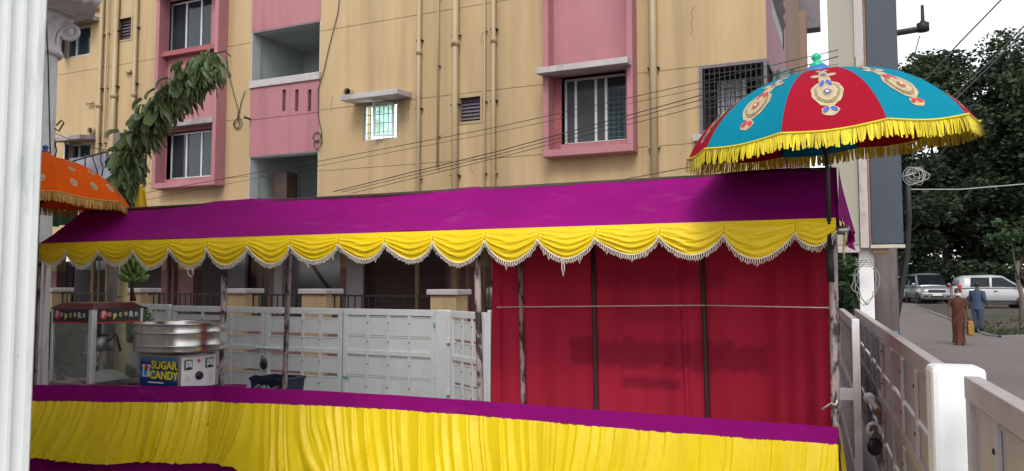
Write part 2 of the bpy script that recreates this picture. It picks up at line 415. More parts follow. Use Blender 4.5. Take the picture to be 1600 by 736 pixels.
# interior boxes so openings read as rooms
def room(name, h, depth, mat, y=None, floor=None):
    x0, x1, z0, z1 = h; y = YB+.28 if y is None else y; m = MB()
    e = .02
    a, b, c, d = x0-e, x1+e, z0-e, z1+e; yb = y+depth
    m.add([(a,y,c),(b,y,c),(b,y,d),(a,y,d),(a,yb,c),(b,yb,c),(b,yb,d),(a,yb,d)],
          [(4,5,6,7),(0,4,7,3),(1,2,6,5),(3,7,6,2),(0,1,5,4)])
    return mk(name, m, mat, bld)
def liner(h, mat, y0=None, y1=None, t=.014):
    x0, x1, z0, z1 = h; m = MB(); y0 = YB-.025 if y0 is None else y0; y1 = y1 or YB+.27
    m.box(x0,x0+t,y0,y1,z0,z1); m.box(x1-t,x1,y0,y1,z0,z1); m.box(x0+t,x1-t,y0,y1,z1-t,z1); m.box(x0+t,x1-t,y0,y1,z0,z0+t); return mk('reveal_lining', m, mat, bld)
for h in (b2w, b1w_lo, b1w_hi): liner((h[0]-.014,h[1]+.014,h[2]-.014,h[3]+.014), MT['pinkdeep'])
# ---- balcony stack
room('balcony_recess', zpar, 1.7, MT['greywall'])
m = MB(); m.box(zpar[0], zpar[1], YB+.26, YB+1.97, balA[2]-1.15, balA[2]-1.0); mk('balcony_floor', m, MT['greywall'], bld)
for h in (balA, balB): liner((zpar[0], zpar[1], h[2], h[3]), MT['greywall'], YB+.001, YB+.30, .02)
m = MB(); pk = (zpar[0], zpar[1])
slots = []
for sx in (444, 464, 484):
    a = onY(sx-2.7,158,YB).x; b = onY(sx+2.7,158,YB).x
    slots.append((a, b, onY(sx,174,YB).z, onY(sx,140,YB).z, None))
zg = onY(444,182,YB).z
relief(m, pk[0], pk[1], balB[3], balA[2]-.0, slots+[(pk[0],pk[1],zg-.01,zg+.01,.012)], YB-.012, .24)
mk('balcony_parapet', m, MT['pink'], bld)
m = MB(); relief(m, pk[0], pk[1], balA[3], ZTOP, [], YB-.012); mk('balcony_upper_panel', m, MT['pink'], bld)
slab('balcony_coping', pk[0]-.02, pk[1]+.03, balA[2]-.06, balA[2]+.12, .06, MT['slabwhite'])
m = MB(); x = onY(415,298,YB).x; m.box(x-.22, x+.22, YB+.5, YB+.9, balB[2], balB[2]+1.05); mk('balcony_box', m, MT['door'], bld)
m = MB(); m.tube([(pk[0]+.02,YB-.01,zg+.02),(pk[0]+.05,YB-.25,zg+.03)], .025); mk('spout', m, MT['iron'], bld)
# ---- pink window bays: thin fins, sill slab, hood
def bay(pl, pr, py, wins, zbot, hood_px, sill_extra=None):
    yf = YB-.34
    xl = onY(pl, py, yf).x; xr = onY(pr, py, yf).x; t = .12
    for a in (xl, xr-t):
        m = MB(); m.box(a, a+t, yf, YB+.0, zbot, ZTOP); mk('bay_fin', m, MT['pink'], bld, bevel=.008)
    m = MB(); m.box(xl-.004, xr+.004, yf-.012, YB, zbot-.14, zbot-.002); mk('bay_sill', m, MT['pink'], bld, bevel=.008)
    hs_ = [(h[0]-.015, h[1]+.015, h[2]-.015, h[3]+.015, None) for h in wins]
    m = MB(); relief(m, xl+t, xr-t, zbot, ZTOP, hs_, YB-.03, .2); mk('bay_panel', m, MT['pink'], bld)
    return xl, xr
zb1 = onY(290, 283, YB-.34).z
xl, xr = bay(239, 337, 200, [b1w_lo, b1w_hi], zb1, None)
for h in (b1w_lo, b1w_hi):
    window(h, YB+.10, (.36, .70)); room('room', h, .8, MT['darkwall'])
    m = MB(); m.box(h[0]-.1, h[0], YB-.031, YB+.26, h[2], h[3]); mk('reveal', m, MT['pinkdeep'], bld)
slab('window_sill', xl+.12, xr-.12, b1w_hi[2]-.16, b1w_hi[2]-.03, .24, MT['pinkdeep'])
slab('window_hood', xl+.10, xr-.10, b1w_lo[3]+.10, b1w_lo[3]+.24, .36, MT['concrete'], slope=.03)
slab('window_hood', xl+.05, xr-.1, b1w_hi[3]+.12, b1w_hi[3]+.26, .5, MT['concrete'], slope=.03)
zb2 = onY(925, 229, YB-.34).z
xl, xr = bay(848, 989, 180, [b2w], zb2, None)
wb = window(b2w, YB+.16, (.18, .50, .66), [MT['tint'], MT['tint'], MT['tint'], MT['glassdark']])
room('room', b2w, .8, MT['darkwall'])
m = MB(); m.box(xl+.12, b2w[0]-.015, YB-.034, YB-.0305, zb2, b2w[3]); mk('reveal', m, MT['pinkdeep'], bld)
m = MB()                                                      # green grille behind the rightmost pane
slab('window_hood', xl-.04, xr-.02, b2w[3]+.02, b2w[3]+.14, .62, MT['slabwhite'], slope=.05)
bx = b2w[0]+(b2w[1]-b2w[0])*.68
MT['teal'] = M('green_grille_paint', (.05,.13,.13), .4, .2, 9)
for k in range(9):
    m = MB(); z = b2w[2]+.1+k*.10; m.box(bx, b2w[1]-.05, YB+.183, YB+.189, z, z+.012); mk('grille_bar', m, MT['teal'], wb)
for k in range(4):
    m = MB(); x = bx+.02+k*.105; m.box(x, x+.012, YB+.181, YB+.183, b2w[2]+.05, b2w[3]-.3); mk('grille_bar', m, MT['teal'], wb)
# ---- small casement with a lit room behind
h = winS; wf = mk('window', frame_mb(*h, YB+.04, .04), MT['alu'], bld)
rm = room('lit_room', h, 1.4, Memit('lit_room_wall', (.86,.93,.90), .8))
for k in range(7):
    x = h[0]+.05+(h[1]-h[0]-.1)*(k+.5)/7; m = MB(); m.box(x-.008, x+.008, YB+.12, YB+.136, h[2]+.03, h[3]-.03); mk('bar', m, MT['iron'], wf)
for k in range(3):
    z = h[2]+(h[3]-h[2])*(k+1)/4; m = MB(); m.box(h[0]+.03, h[1]-.03, YB+.137, YB+.149, z-.008, z+.008); mk('bar', m, MT['iron'], wf)
MT['frost'] = Mglass('frosted_pane', (.62,.80,.76), .1, .45)
wid = (h[1]-h[0])*.48; hinge = (h[1]-.12); ang = -math.radians(18)
cz = MB(); fx = lambda a, b, d: (hinge - wid + a*wid - (1-a)*0, YB+.03 - (1-a)*.0 - a*0 - math.sin(.45)*wid*(1-a)*1.0 + d, h[2]+.05+b*(h[3]-h[2]-.04))
fr = MB()
for a0, a1, b0, b1 in ((0,1,0,.06),(0,1,.94,1),(0,.1,.06,.94),(.9,1,.06,.94)):
    fr.prism([(a0,b0),(a1,b0),(a1,b1),(a0,b1)], fx, -.02, .02)
cs = mk('casement', fr, MT['alu'], wf)
gl = MB(); gl.prism([(.1,.06),(.9,.06),(.9,.94),(.1,.94)], fx, -.004, .004); mk('pane', gl, MT['frost'], cs)
slab('window_hood', onY(530,158,YB-.6).x, onY(632,158,YB-.3).x, h[3]+.06, h[3]+.18, .6, MT['slabwhite'], slope=.05)
# ---- left casements
for h in (winT, winU):
    wf = window(h, YB+.05, (.38,), [MT['glassdark'], MT['glassdark']]); room('room', h, .5, MT['darkwall'])
    slab('window_hood', h[0]-.05, h[1]+.35, h[3]+.05, h[3]+.17, .6, MT['concrete'], slope=.08)
    fr = MB(); x0 = h[0]; wd = (h[1]-h[0])*.4
    fx = lambda a, b, d: (x0 + a*wd*.6 + d, YB - .02 - a*wd*.8, h[2]+b*(h[3]-h[2]))
    for a0, a1, b0, b1 in ((0,1,0,.07),(0,1,.93,1),(0,.12,.07,.93),(.88,1,.07,.93)):
        fr.prism([(a0,b0),(a1,b0),(a1,b1),(a0,b1)], fx, -.02, .02)
    cs = mk('casement', fr, MT['alu'], wf)
    gl = MB(); gl.prism([(.12,.07),(.88,.07),(.88,.93),(.12,.93)], fx, -.004, .004); mk('pane', gl, MT['glassdark'], cs)
# ---- louvre ventilators
for h in (lou1, lou2):
    wf = mk('ventilator', frame_mb(h[0]-.03, h[1]+.03, h[2]-.03, h[3]+.05, YB-.015, .05, .1), MT['pipe'], bld)
    room('room', h, .3, MT['darkwall']); n = 7
    for k in range(n):
        z = h[2] + (h[3]-h[2])*(k+.5)/n; m = MB()
        m.obox(((h[0]+h[1])/2, YB+.12, z), h[1]-h[0]-.02, .012, (h[3]-h[2])/n*1.15, Matrix.Rotation(-.6,3,'X')); mk('louvre', m, MT['louver'], wf)
# ---- round vents
for px, py, r in ((546,146,7),(145,206,7),(153,12,7)):
    c = onY(px, py, YB); m = MB(); rr = .12
    m.lathe([(rr,0),(rr,.10),(rr-.02,.10),(rr-.02,.0)], 20, c, R=Matrix.Rotation(PI/2,3,'X'), caps=False)
    vv = mk('round_vent', m, MT['pipe'], bld, smooth=True)
    m = MB(); m.lathe([(rr-.02,0),(rr-.021,.01)], 20, c, R=Matrix.Rotation(PI/2,3,'X')); mk('vent_hole', m, MT['black'], vv)
# ---- corner balcony with iron grille
m = MB(); a_, b_, c_, d_ = corner[0]-.02, XC-.02, corner[2]-.02, corner[3]+.02; yb_ = yh+.02
m.add([(a_,YB+.28,c_),(b_,YB+.28,c_),(b_,YB+.28,d_),(a_,YB+.28,d_),(a_,yb_,c_),(b_,yb_,c_),(b_,yb_,d_),(a_,yb_,d_)], [(4,5,6,7),(0,4,7,3),(3,7,6,2),(0,1,5,4)]); mk('balcony_recess', m, MT['darkwall'], bld)
m = frame_mb(corner[0]-.0, corner[1]+.0, corner[2], corner[3], YB-.03, .06, .07); cg = mk('balcony_grille', m, MT['louver'], bld)
nb = 13
for k in range(1, nb):
    x = corner[0]+(corner[1]-corner[0])*k/nb; m = MB(); m.box(x-.009, x+.009, YB-.01, YB+.01, corner[2]+.07, corner[3]-.07); mk('bar', m, MT['iron'], cg)
for k in range(1, 8):
    z = corner[2]+(corner[3]-corner[2])*k/8; m = MB(); m.box(corner[0]+.07, corner[1]-.07, YB+.011, YB+.029, z-.009, z+.009); mk('bar', m, MT['iron'], cg)
m = MB()
def curt(u, v):
    x = corner[0]+.25+u*.55; return (x, YB+.5+.05*math.sin(u*26), corner[2]+.05+v*(corner[3]-corner[2]-.25))
m.grid(curt, 40, 4); MT['linen'] = M('pale_drying_cloth', (.42,.44,.47), .9, .15, 6)
mk('hanging_sheet', m, MT['linen'], bld, smooth=True)
m = MB()
m.grid(lambda u, v: (corner[0]+.95+u*.7, YB+.9+.06*math.sin(u*17), corner[2]+.55+v*.75), 24, 4)
MT['linen2'] = M('grey_green_cloth', (.18,.24,.22), .9, .15, 6); mk('hanging_sheet', m, MT['linen2'], bld, smooth=True)
m = MB(); m.box(corner[0]+.1, corner[0]+.5, YB+.05, YB+.25, corner[2]+.02, corner[2]+.14)
mk('folded_cloth', m, M('red_cloth', (.30,.02,.03), .9), bld, bevel=.04)
slab('balcony_sill', corner[0]-.12, corner[1]-.1, corner[2]-.15, corner[2]-.03, .12, MT['slabwhite'])
sgr = MB(); sgr.box(XC-.04, XC+.03, YB+.05, yh, corner[3]-.09, corner[3]); sgr.box(XC-.04, XC+.03, YB+.05, yh, corner[2], corner[2]+.07); sg_ = mk('balcony_side_grille', sgr, MT['louver'], bld)
for k in range(1, 10):
    y = YB + (yh-YB)*k/10; m = MB(); m.box(XC-.009, XC+.009, y-.009, y+.009, corner[2]+.07, corner[3]-.09); mk('bar', m, MT['iron'], sg_)
for k in range(1, 8):
    z = corner[2]+(corner[3]-corner[2])*k/8; m = MB(); m.box(XC-.028, XC-.011, YB+.05, yh, z-.009, z+.009); mk('bar', m, MT['iron'], sg_)
# ---- drain pipes with collars and clips
def pipe(px, py, r, y0px=-40, y1px=330, col=None, proj=.09, collar=None, ztop=None, zbot=None):
    c = onY(px, py, YB-proj); z0 = zbot if zbot is not None else .2; z1 = ztop or ZTOP
    m = MB(); m.tube([(c.x, YB-proj, z0), (c.x, YB-proj, z1)], r, 12)
    p = mk('drain_pipe', m, col or MT['pipe'], bld, smooth=True)
    for cy in (collar or ()):
        z = onY(px, cy, YB-proj).z; m = MB()
        m.tube([(c.x,YB-proj,z-.06),(c.x,YB-proj,z+.06)], r*1.28, 12); m.ell((c.x-.0,YB-proj-r*1.1,z), r*.7, r*.7, r*.7)
        mk('collar', m, col or MT['pipe'], p, smooth=True)
    z = z0+.7
    while z < z1:
        m = MB(); m.box(c.x-r*1.5, c.x+r*1.5, YB-proj-r*.3, YB-.001, z-.012, z+.012); mk('clip', m, MT['iron'] if rnd.random() < .6 else MT['pipe'], p); z += 1.55
for a in ((156,120,.055,(165,)),(165,120,.022,()),(179,120,.07,(150,)),(210,120,.05,(148,)),
          (654,150,.05,(82,)),(684,150,.022,()),(711,150,.075,(68,)),(757,150,.022,()),(771,150,.05,(63,)),(1021,140,.075,())):
    pipe(a[0], a[1], a[2], collar=a[3], zbot=2.05 if a[0] in (1021,) else (onY(684,262,YB).z if a[0] == 684 else .2))
m = MB(); c = onY(204,113,YB); m.box(c.x-.12, c.x+.1, YB-.1, YB, c.z-.03, c.z+.03); mk('bracket', m, MT['pipe'], bld)
c = onY(140,163,YB); m = MB(); m.tube([(c.x,YB-.09,c.z),(c.x+.25,YB-.09,c.z)], .035); mk('pipe_stub', m, MT['pipe'], bld, smooth=True)
# loose cable down the wall with a loop
def hangcable(pts, loop=None, r=.010):
    m = MB(); P = [onY(x, y, YB-.03) for x, y in pts]; m.tube(P, r, 5)
    if loop:
        for q in range(len(loop)):
            lx, ly, lr = loop[q]; c = onY(lx, ly, YB-.04)
            m.tube([c + Vector((math.cos(a)*lr, -.01*q, math.sin(a)*lr*1.05)) for a in [2*PI*k/18 for k in range(18)]], r, 5, closed=True)
    mk('loose_cable', m, MT['cable'], bld, smooth=True)
hangcable([(338,0),(344,30),(352,70),(356,110),(366,150),(372,172),(371,186)], [(372,193,.12),(370,194,.10)])
hangcable([(383,142),(377,158),(372,186)])
hangcable([(531,-10),(528,20),(515,70),(506,110),(497,140),(497,180),(502,205),(503,225)], [(495,214,.11),(496,226,.10)])
# cracks in the plaster
def crack(px, py, n, seed):
    r = random.Random(seed); m = MB(); p = [px, py]; P = []
    for k in range(n):
        P.append(onY(p[0], p[1], YB-.002)); p[0] += r.uniform(-6,6); p[1] += r.uniform(5,11)
    m.tube(P, .006, 4); mk('plaster_crack', m, MT['concpole'], bld)
for k, a in enumerate(((735,255,3),(758,30,6),(640,165,4),(1085,10,6),(1012,235,4),(520,150,4),(770,30,4))): crack(*a, 11+k)

# ---- ground floor behind the stall
slab('added_shade_slab', XW, XC-.3, 2.46, 2.58, 1.9, MT['concrete'])  # unseen slab, added behind the awning to keep light off the ground floor
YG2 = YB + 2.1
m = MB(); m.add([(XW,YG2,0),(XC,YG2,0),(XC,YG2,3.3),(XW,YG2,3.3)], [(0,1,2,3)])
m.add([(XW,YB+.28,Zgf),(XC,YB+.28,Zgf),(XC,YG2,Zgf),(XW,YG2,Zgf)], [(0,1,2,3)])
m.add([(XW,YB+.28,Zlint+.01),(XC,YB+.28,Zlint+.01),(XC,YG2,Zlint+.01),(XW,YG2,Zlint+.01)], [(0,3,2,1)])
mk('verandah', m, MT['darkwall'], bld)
def gbox(name, a, b, y0, y1, z0, z1, mat, par=None, **kw):
    m = MB(); m.box(onY(a,440,y0).x, onY(b,440,y0).x, y0, y1, z0, z1); return mk(name, m, mat, par or bld, **kw)
MT['greymid'] = M('grey_lobby_paint', (.16,.155,.16), .9, .1, 2)
MT['palecol'] = M('pale_column_paint', (.40,.375,.37), .85, .08, 3, (1,1,.4), dirt=((.3,.26,.25),3,.55,.8,(1,1,.5),.5))
gbox('lobby_wall', 354, 383, YB+.35, YB+.45, Zgf, 2.5, MT['greymid'])
dr = gbox('door', 386, 424, YB+.6, YB+.68, Zgf, 2.4, MT['door'])
for k in range(3): gbox('door_panel', 389+k*12, 398+k*12, YB+.585, YB+.602, .6, 2.2, MT['door'], dr)
gbox('column', 428, 441, YB-.02, YB+.3, Zgf, Zlint, MT['palecol'], bevel=.01)
gbox('column', 541, 567, YB-.03, YB+.1, 0, Zlint, MT['palecol'], bevel=.01)
gbox('stair_wall', 452, 531, YB+.7, YB+.8, Zgf, Zlint, MT['greymid'])
m = MB(); a = onY(486,410,YB+.66); b = onY(525,468,YB+.66); m.tube([a,b], .03); mk('stair_rail', m, MT['iron'], bld)
# roller shutter slats
zz = Zgf; n = 0
while zz < Zlint-.01:
    m = MB(); y = YB+.158
    m.add([(shx[0]+.02,y,zz),(shx[1]-.02,y,zz),(shx[1]-.02,y-.022,zz+.05),(shx[0]+.02,y-.022,zz+.05),(shx[1]-.02,y,zz+.09),(shx[0]+.02,y,zz+.09)],
          [(0,1,2,3),(3,2,4,5)]); mk('shutter_slat', m, MT['shutter'], bld); zz += .092
for a, b in ((565.5,570),(696,700)): gbox('shutter_guide', a, b, YB-.012, YB+.15, Zgf, Zlint, MT['shutter'])
for a, r in ((716.5,.035),(731,.045),(262,.045),(271,.045)):
    c = onY(a,440,YB-.07); m = MB(); m.tube([(c.x,YB-.07,.2),(c.x,YB-.07,2.9)], r, 12); p = mk('drain_pipe', m, MT['pinkgf'], bld, smooth=True)
    m = MB(); m.tube([(c.x,YB-.07,2.0),(c.x,YB-.07,2.08)], r*1.25, 12); mk('collar', m, MT['pinkgf'], p, smooth=True)
gbox('dark_window', 92, 113, YB+.3, YB+.36, 1.0, 2.3, MT['tint'])
gbox('meter_box', 124, 168, YB+.35, YB+.5, 2.05, 2.3, MT['linen2'])
# ================================================================== LOW BOUNDARY WALL, RAILINGS, PILLARS
YW = 11.6
bw = thing('boundary_wall', 'low yellow and pink boundary wall in front of the apartment block', 'wall', (onY(600,480,YW).x, YW, 0))
x0, x1 = onY(30,480,YW).x, onY(900,480,YW).x
m = MB(); m.box(x0, x1, YW-.1, YW+.1, 0, .98); mk('plinth', m, MT['pinkgf'], bw)
zr = onY(560, 458, YW).z
pil = ((66,88),(196,226),(354,389),(470,515),(671,719))
for a, b in pil:
    xa = onY(a+1, 470, YW-.22).x; xb = onY(b-7, 470, YW-.22).x
    pt = thing('gate_pillar', 'x', 'pillar', ((xa+xb)/2, YW, 0), 0, 'yellow boundary pillars with white caps')
    m = MB(); m.box(xa, xb, YW-.22, YW+.22, 0, zr-.02); mk('shaft', m, MT['wall'], pt, bevel=.012)
    m = MB(); m.box(xa-.05, xb+.05, YW-.27, YW+.27, zr-.019, zr+.075); mk('cap', m, MT['slabwhite'], pt, bevel=.015)
    pt['label'] = {66: 'yellow pillar with white cap standing beside the thin white pole', 196: 'yellow pillar with white cap behind the banana bunch',
                   354: 'yellow pillar with white cap between dark lobby and grey wall', 470: 'yellow pillar with white cap in front of the stairway',
                   671: 'yellow pillar with white cap at the end of the roller shutter'}[a]
rail = thing('iron_railing', 'black iron bar railing above the low boundary wall', 'railing', (x0, YW, .98))
m = MB(); m.box(x0, onY(671,470,YW).x, YW-.015, YW+.015, zr-.06, zr-.03); mk('top_rail', m, MT['iron'], rail)
m = MB(); m.box(x0, onY(671,470,YW).x, YW-.015, YW+.015, 1.05, 1.075); mk('bottom_rail', m, MT['iron'], rail)
bar = None; xe = onY(671,470,YW).x; n = int((xe-x0)/.15)
for k in range(n):
    x = x0 + .15*k
    if bar is None:
        m = MB(); m.box(x-.009, x+.009, YW-.009, YW+.009, .98, zr-.06); bar = mk('bar', m, MT['iron'], rail); bx0 = x
    else: linkcopy(bar, rail, (x-bx0, 0, 0))
c = onY(768, 462, YB-.3); mt_ = MB(); mt_.lathe([(.10,0),(.13,.03),(.13,.40),(.11,.46),(.05,.5),(.05,.58)], 18, (c.x, YB-.3, c.z-.25))
pt = mk('water_filter', mt_, MT['steeldull'], bld, smooth=True)

# ================================================================== WHITE HALL: fluted pillar, second column with capital, porch slab
pc = onD(60, 368, 3.6); rad = .42
# the pillar's right-hand silhouette touches the ray through px 58
dr_ = Vector((pc.x, pc.y, 0)).normalized(); left = Vector((-dr_.y, dr_.x, 0))
cc = Vector((pc.x, pc.y, 0)) + left*rad
pill = thing('fluted_pillar', 'white fluted plaster pillar of the hall porch', 'pillar', (cc.x, cc.y, 0))
m = MB(); prof = [(0,-.5),(0,-.012),(.004,0),(.030,0)]
for k in range(12):                                       # shallow flutes parted by flat fillets
    a0 = .030+k*.062
    prof += [(a0+.048*q/6, -.010*math.sin(PI*q/6)**.7) for q in range(1,6)] + [(a0+.050,0),(a0+.062,0)]
prof += [(.80,0),(.80,-.5)]
pe0 = Vector((pc.x,pc.y,0))
def pf(a, b, z): return pe0 + left*a - dr_*b + Vector((0,0,z))
m.prism(prof, pf, .3, 5.2); mk('shaft', m, MT['plaster'], pill)
m = MB(); m.prism([(-.05,-.55),(-.05,.05),(.85,.05),(.85,-.55)], pf, 0, .3); mk('base', m, MT['plaster'], pill, bevel=.02)
# second column
c2 = onD(50, 300, 9.2); r2 = .215
col2 = thing('ornate_column', 'white round column with scrolled capital behind the orange umbrella', 'column', (c2.x, c2.y, 0))
zt = onD(90, 76, 9.2).z; zc = onD(90, 18, 9.2).z
m = MB(); m.lathe([(r2*1.12,0),(r2*1.1,.3),(r2*1.06,1.5),(r2,zt)], 40, (c2.x,c2.y,0)); mk('shaft', m, MT['plaster2'], col2, smooth=True)
cap = MB(); hh = zc-zt
cap.lathe([(r2,zt-.06),(r2+.045,zt-.05),(r2+.06,zt-.015),(r2+.045,zt+.02),(r2+.015,zt+.03),(r2+.03,zt+.05),(r2+.035,zt+.065),(r2+.01,zt+.08),(r2+.02,zt+.2),(r2+.07,zt+hh*.8),(r2+.13,zt+hh)], 40, (c2.x,c2.y,0))
cp = mk('capital', cap, MT['plaster2'], col2, smooth=True)
for k in range(4):                                       # corner volutes
    a = PI/4 + k*PI/2 - .1; d = Vector((math.cos(a), math.sin(a), 0)); P = []; Rr = []
    o_ = Vector((c2.x, c2.y, zt+hh*.62)) + d*(r2+.135)
    for i in range(26):
        t = i/25; w = -PI*.55 + t*3.6*PI; q = .125*(1-t*.78)
        P.append(o_ + d*math.cos(w)*q*-1 + Vector((0,0,1))*math.sin(w)*q*-1); Rr.append(.036*(1-t*.35))
    v = MB(); v.tube(P, Rr, 8); v.ell(o_, .05, .05, .05)
    v.tube([Vector((c2.x,c2.y,zc-.02))+d*.1, Vector((c2.x,c2.y,zc-.015))+d*(r2+.04), P[0]], [.05,.045,.036], 8)
    mk('volute', v, MT['plaster2'], cp, smooth=True)
for k in range(12):                                      # acanthus leaves
    a = 2*PI*k/12; d = Vector((math.cos(a), math.sin(a), 0)); t_ = Vector((-d.y, d.x, 0)); v = MB()
    hgt = hh*(.55 if k % 2 else .72)
    def lf(u, w):
        wid = .06*math.sin(PI*min(1, .15+w*.85))**.7; out = r2+.02+.09*w**3+.012*math.cos((u-.5)*PI*3)
        return Vector((c2.x,c2.y,zt+.07+w*hgt)) + d*out + t_*(u-.5)*2*wid
    v.grid(lf, 6, 7); mk('leaf_ornament', v, MT['plaster2'], cp, smooth=True)
ab = MB(); Rz = Matrix.Rotation(-.1,3,'Z')
ab.obox((c2.x,c2.y,zc+.05), .78,.78,.09, Rz); mk('abacus', ab, MT['plaster2'], col2, bevel=.02)
# broken cornice with leaf mouldings running out to the right
e0 = onD(70, -4, 9.0); e1 = onD(150, 2, 9.3)
cor = MB(); dv = (e1-e0); dv.z = 0; L_ = dv.length; dv.normalize(); nv = Vector((dv.y,-dv.x,0))
def cf(a, b, t): return Vector((e0.x,e0.y,0)) + dv*t + nv*b + Vector((0,0,zc+.02+a))
cor.prism([(.0,-.3),(.0,.18),(.05,.26),(.10,.28),(.14,.36),(.34,.40),(.34,-.3)], cf, -.7, L_)
mk('cornice', cor, MT['plaster2'], col2)
for k in range(7):
    v = MB(); p = cf(.05+.02*(k%2), .33, .15+k*(L_-.15)/6.5); v.ell(p, .085,.05,.075, 10, 7, R=Matrix.Rotation(.5*k,3,'Y')); mk('leaf_ornament', v, MT['plaster2'], col2, smooth=True)
hall = thing('hall_building', 'white hall standing behind the fluted pillar and the ornate column', 'building', (-8, 0, 0))
m = MB(); m.prism([(-4.3,1.7),(-8.7,5.35),(-16,5.35),(-16,-4),(-4.3,-4)], lambda a, b, z: Vector((a,b,z)), 0, 8.5); mk('wall', m, MT['plaster2'], hall)
# thin cable down the column
m = MB(); m.tube([onD(71,10,8.7), onD(75,90,8.75), onD(77,180,8.8), onD(79,260,8.8)], .008, 5)
tag(mk('black_cable', m, MT['cable'], smooth=True), 'thin black cable hanging down beside the white column', 'cable')

# ================================================================== GATES
def gate_leaf(name, label, A, B, zt, zb, stiles, gap=.045, strips=2, mat=None, cat='gate', group=None, sw=.07, flip=1, lips=True):
    A, B = Vector((A[0],A[1],0)), Vector((B[0],B[1],0)); d = B-A; L = d.length; rz = math.atan2(d.y, d.x)
    g = thing(name, label, cat, (A.x, A.y, 0), rz, group); mat = mat or MT['white']; H = zt-zb
    def P(nm, x0, x1, y0, y1, z0, z1, par=None, bev=.004, mt=None):
        m = MB(); m.box(x0,x1,y0,y1,z0,z1); return mk(nm, m, mt or mat, par or g, local=True, bevel=bev)
    zf = lambda t: zt - t*H
    t_ = .028
    P('top_rail', 0, L, -t_, t_, zf(.068), zf(0)); P('mid_rail', sw, L-sw, -t_, t_, zf(.50), zf(.447)); P('bottom_rail', 0, L, -t_, t_, zf(1), zf(.955))
    xs = [0] + list(stiles) + [1]
    for i, s in enumerate(xs):
        x = s*L; x0 = x if i == 0 else (x-sw if i == len(xs)-1 else x-sw/2)
        P('stile', x0, x0+sw, -t_+.003, t_-.003, zf(.955), zf(.068))
    rows = ((.102,.285),(.285,.447),(.50,.72),(.72,.955))
    rivet = None
    for i in range(len(xs)-1):
        a = xs[i]*L + (sw if i == 0 else sw/2); b = xs[i+1]*L - (sw if i == len(xs)-2 else sw/2)
        for k, (r0, r1) in enumerate(rows):
            z1, z0 = zf(r0) - (gap if k else 0), zf(r1)
            if k == 0: z1 = zf(.068) - gap
            bd = P('board', a, b, -.006, .006, z0, z1, bev=0)
            if lips:
                m = MB(); m.box(a+.01, b-.01, -.006-.006*flip if flip > 0 else .006, -.006 if flip > 0 else .006+.006, z1-.016, z1-.001); mk('lip', m, mat, bd, local=True)
        for s in range(strips):
            x = a + (b-a)*(s+1)/(strips+1); w2 = .019
            for z0, z1 in ((zf(.447), zf(.068)), (zf(.955), zf(.50))):
                st = P('strip', x-w2, x+w2, -.026 if flip > 0 else .007, -.007 if flip > 0 else .026, z0, z1, bev=.002)
                for q in (.25, .78):
                    yy = -.027 if flip > 0 else .027
                    if rivet is None:
                        m = MB(); m.ell((0,0,0), .011, .006, .011, 8, 4); rivet = mk('rivet', m, MT['iron'], st, local=True, smooth=True); rivet.location = (x, yy, z0+(z1-z0)*q)
                    else: linkcopy(rivet, st, (x, yy, z0+(z1-z0)*q))
    return g, L
ZGT = 1.33
YG = onZ(480, 481, ZGT).y
def gx(px, py=520, Y=None): return onY(px, py, Y or YG).x
gl = []
gate_leaf('gate_leaf', 'white slatted gate leaf behind the sugar candy machine', (gx(210),YG-.03), (gx(268),YG-.03), ZGT+.02, .10, (), .03, 1, group=None)
gate_leaf('gate_leaf', 'white slatted gate leaf with sliding bolt and padlock at its edge', (gx(269),YG), (gx(415),YG), ZGT, .10, (), .045, 2)
gate_leaf('gate_leaf', 'white slatted gate leaf behind the dark blue tub', (gx(416),YG), (gx(536),YG), ZGT, .10, (), .045, 3)
gate_leaf('gate_leaf', 'white gate leaf of closed boards with no gaps between them', (gx(538),YG), (gx(682),YG), ZGT, .10, (), .008, 3)
# gate end post, sheet wide
gp = thing('gate_post', 'wide white steel gate post between closed boards and swung leaf', 'gate post', (gx(697),YG,0))
m = MB(); m.box(gx(683), gx(703), YG-.05, YG+.05, 0, ZGT+.005); mk('post', m, MT['white'], gp, bevel=.012)
m = MB(); m.box(gx(703.5), gx(711), YG-.09, YG+.02, 0, ZGT-.01); mk('flange', m, MT['white'], gp, bevel=.01)
for z in (.95, .30):
    m = MB(); m.box(gx(704), gx(715), YG-.13, YG-.09, z-.03, z+.03); mk('hinge', m, MT['white'], gp)
eA = onZ(713, 482, ZGT); eB = onZ(762, 484.5, ZGT)
gate_leaf('gate_leaf', 'narrow white gate leaf swung open beside the maroon curtain', (gx(713),YG-.12), (onY(760,520,YG-.55).x, YG-.55), ZGT, .10, (), .035, 2, sw=.06)
gp = thing('gate_post', 'slim white twin gate post against the maroon curtain', 'gate post', (gx(770,520,YG-.5),YG-.5,0))
for a, b in ((764,769),(770.5,777)):
    m = MB(); m.box(gx(a,520,YG-.5), gx(b,520,YG-.5), YG-.55, YG-.45, 0, ZGT+.03); mk('post', m, MT['white'], gp, bevel=.006)
m = MB(); m.tube([(gx(770,537,YG-.58),YG-.58,.86),(gx(770,537,YG-.58),YG-.58,1.0)], .018); mk('hinge', m, MT['white'], gp, smooth=True)
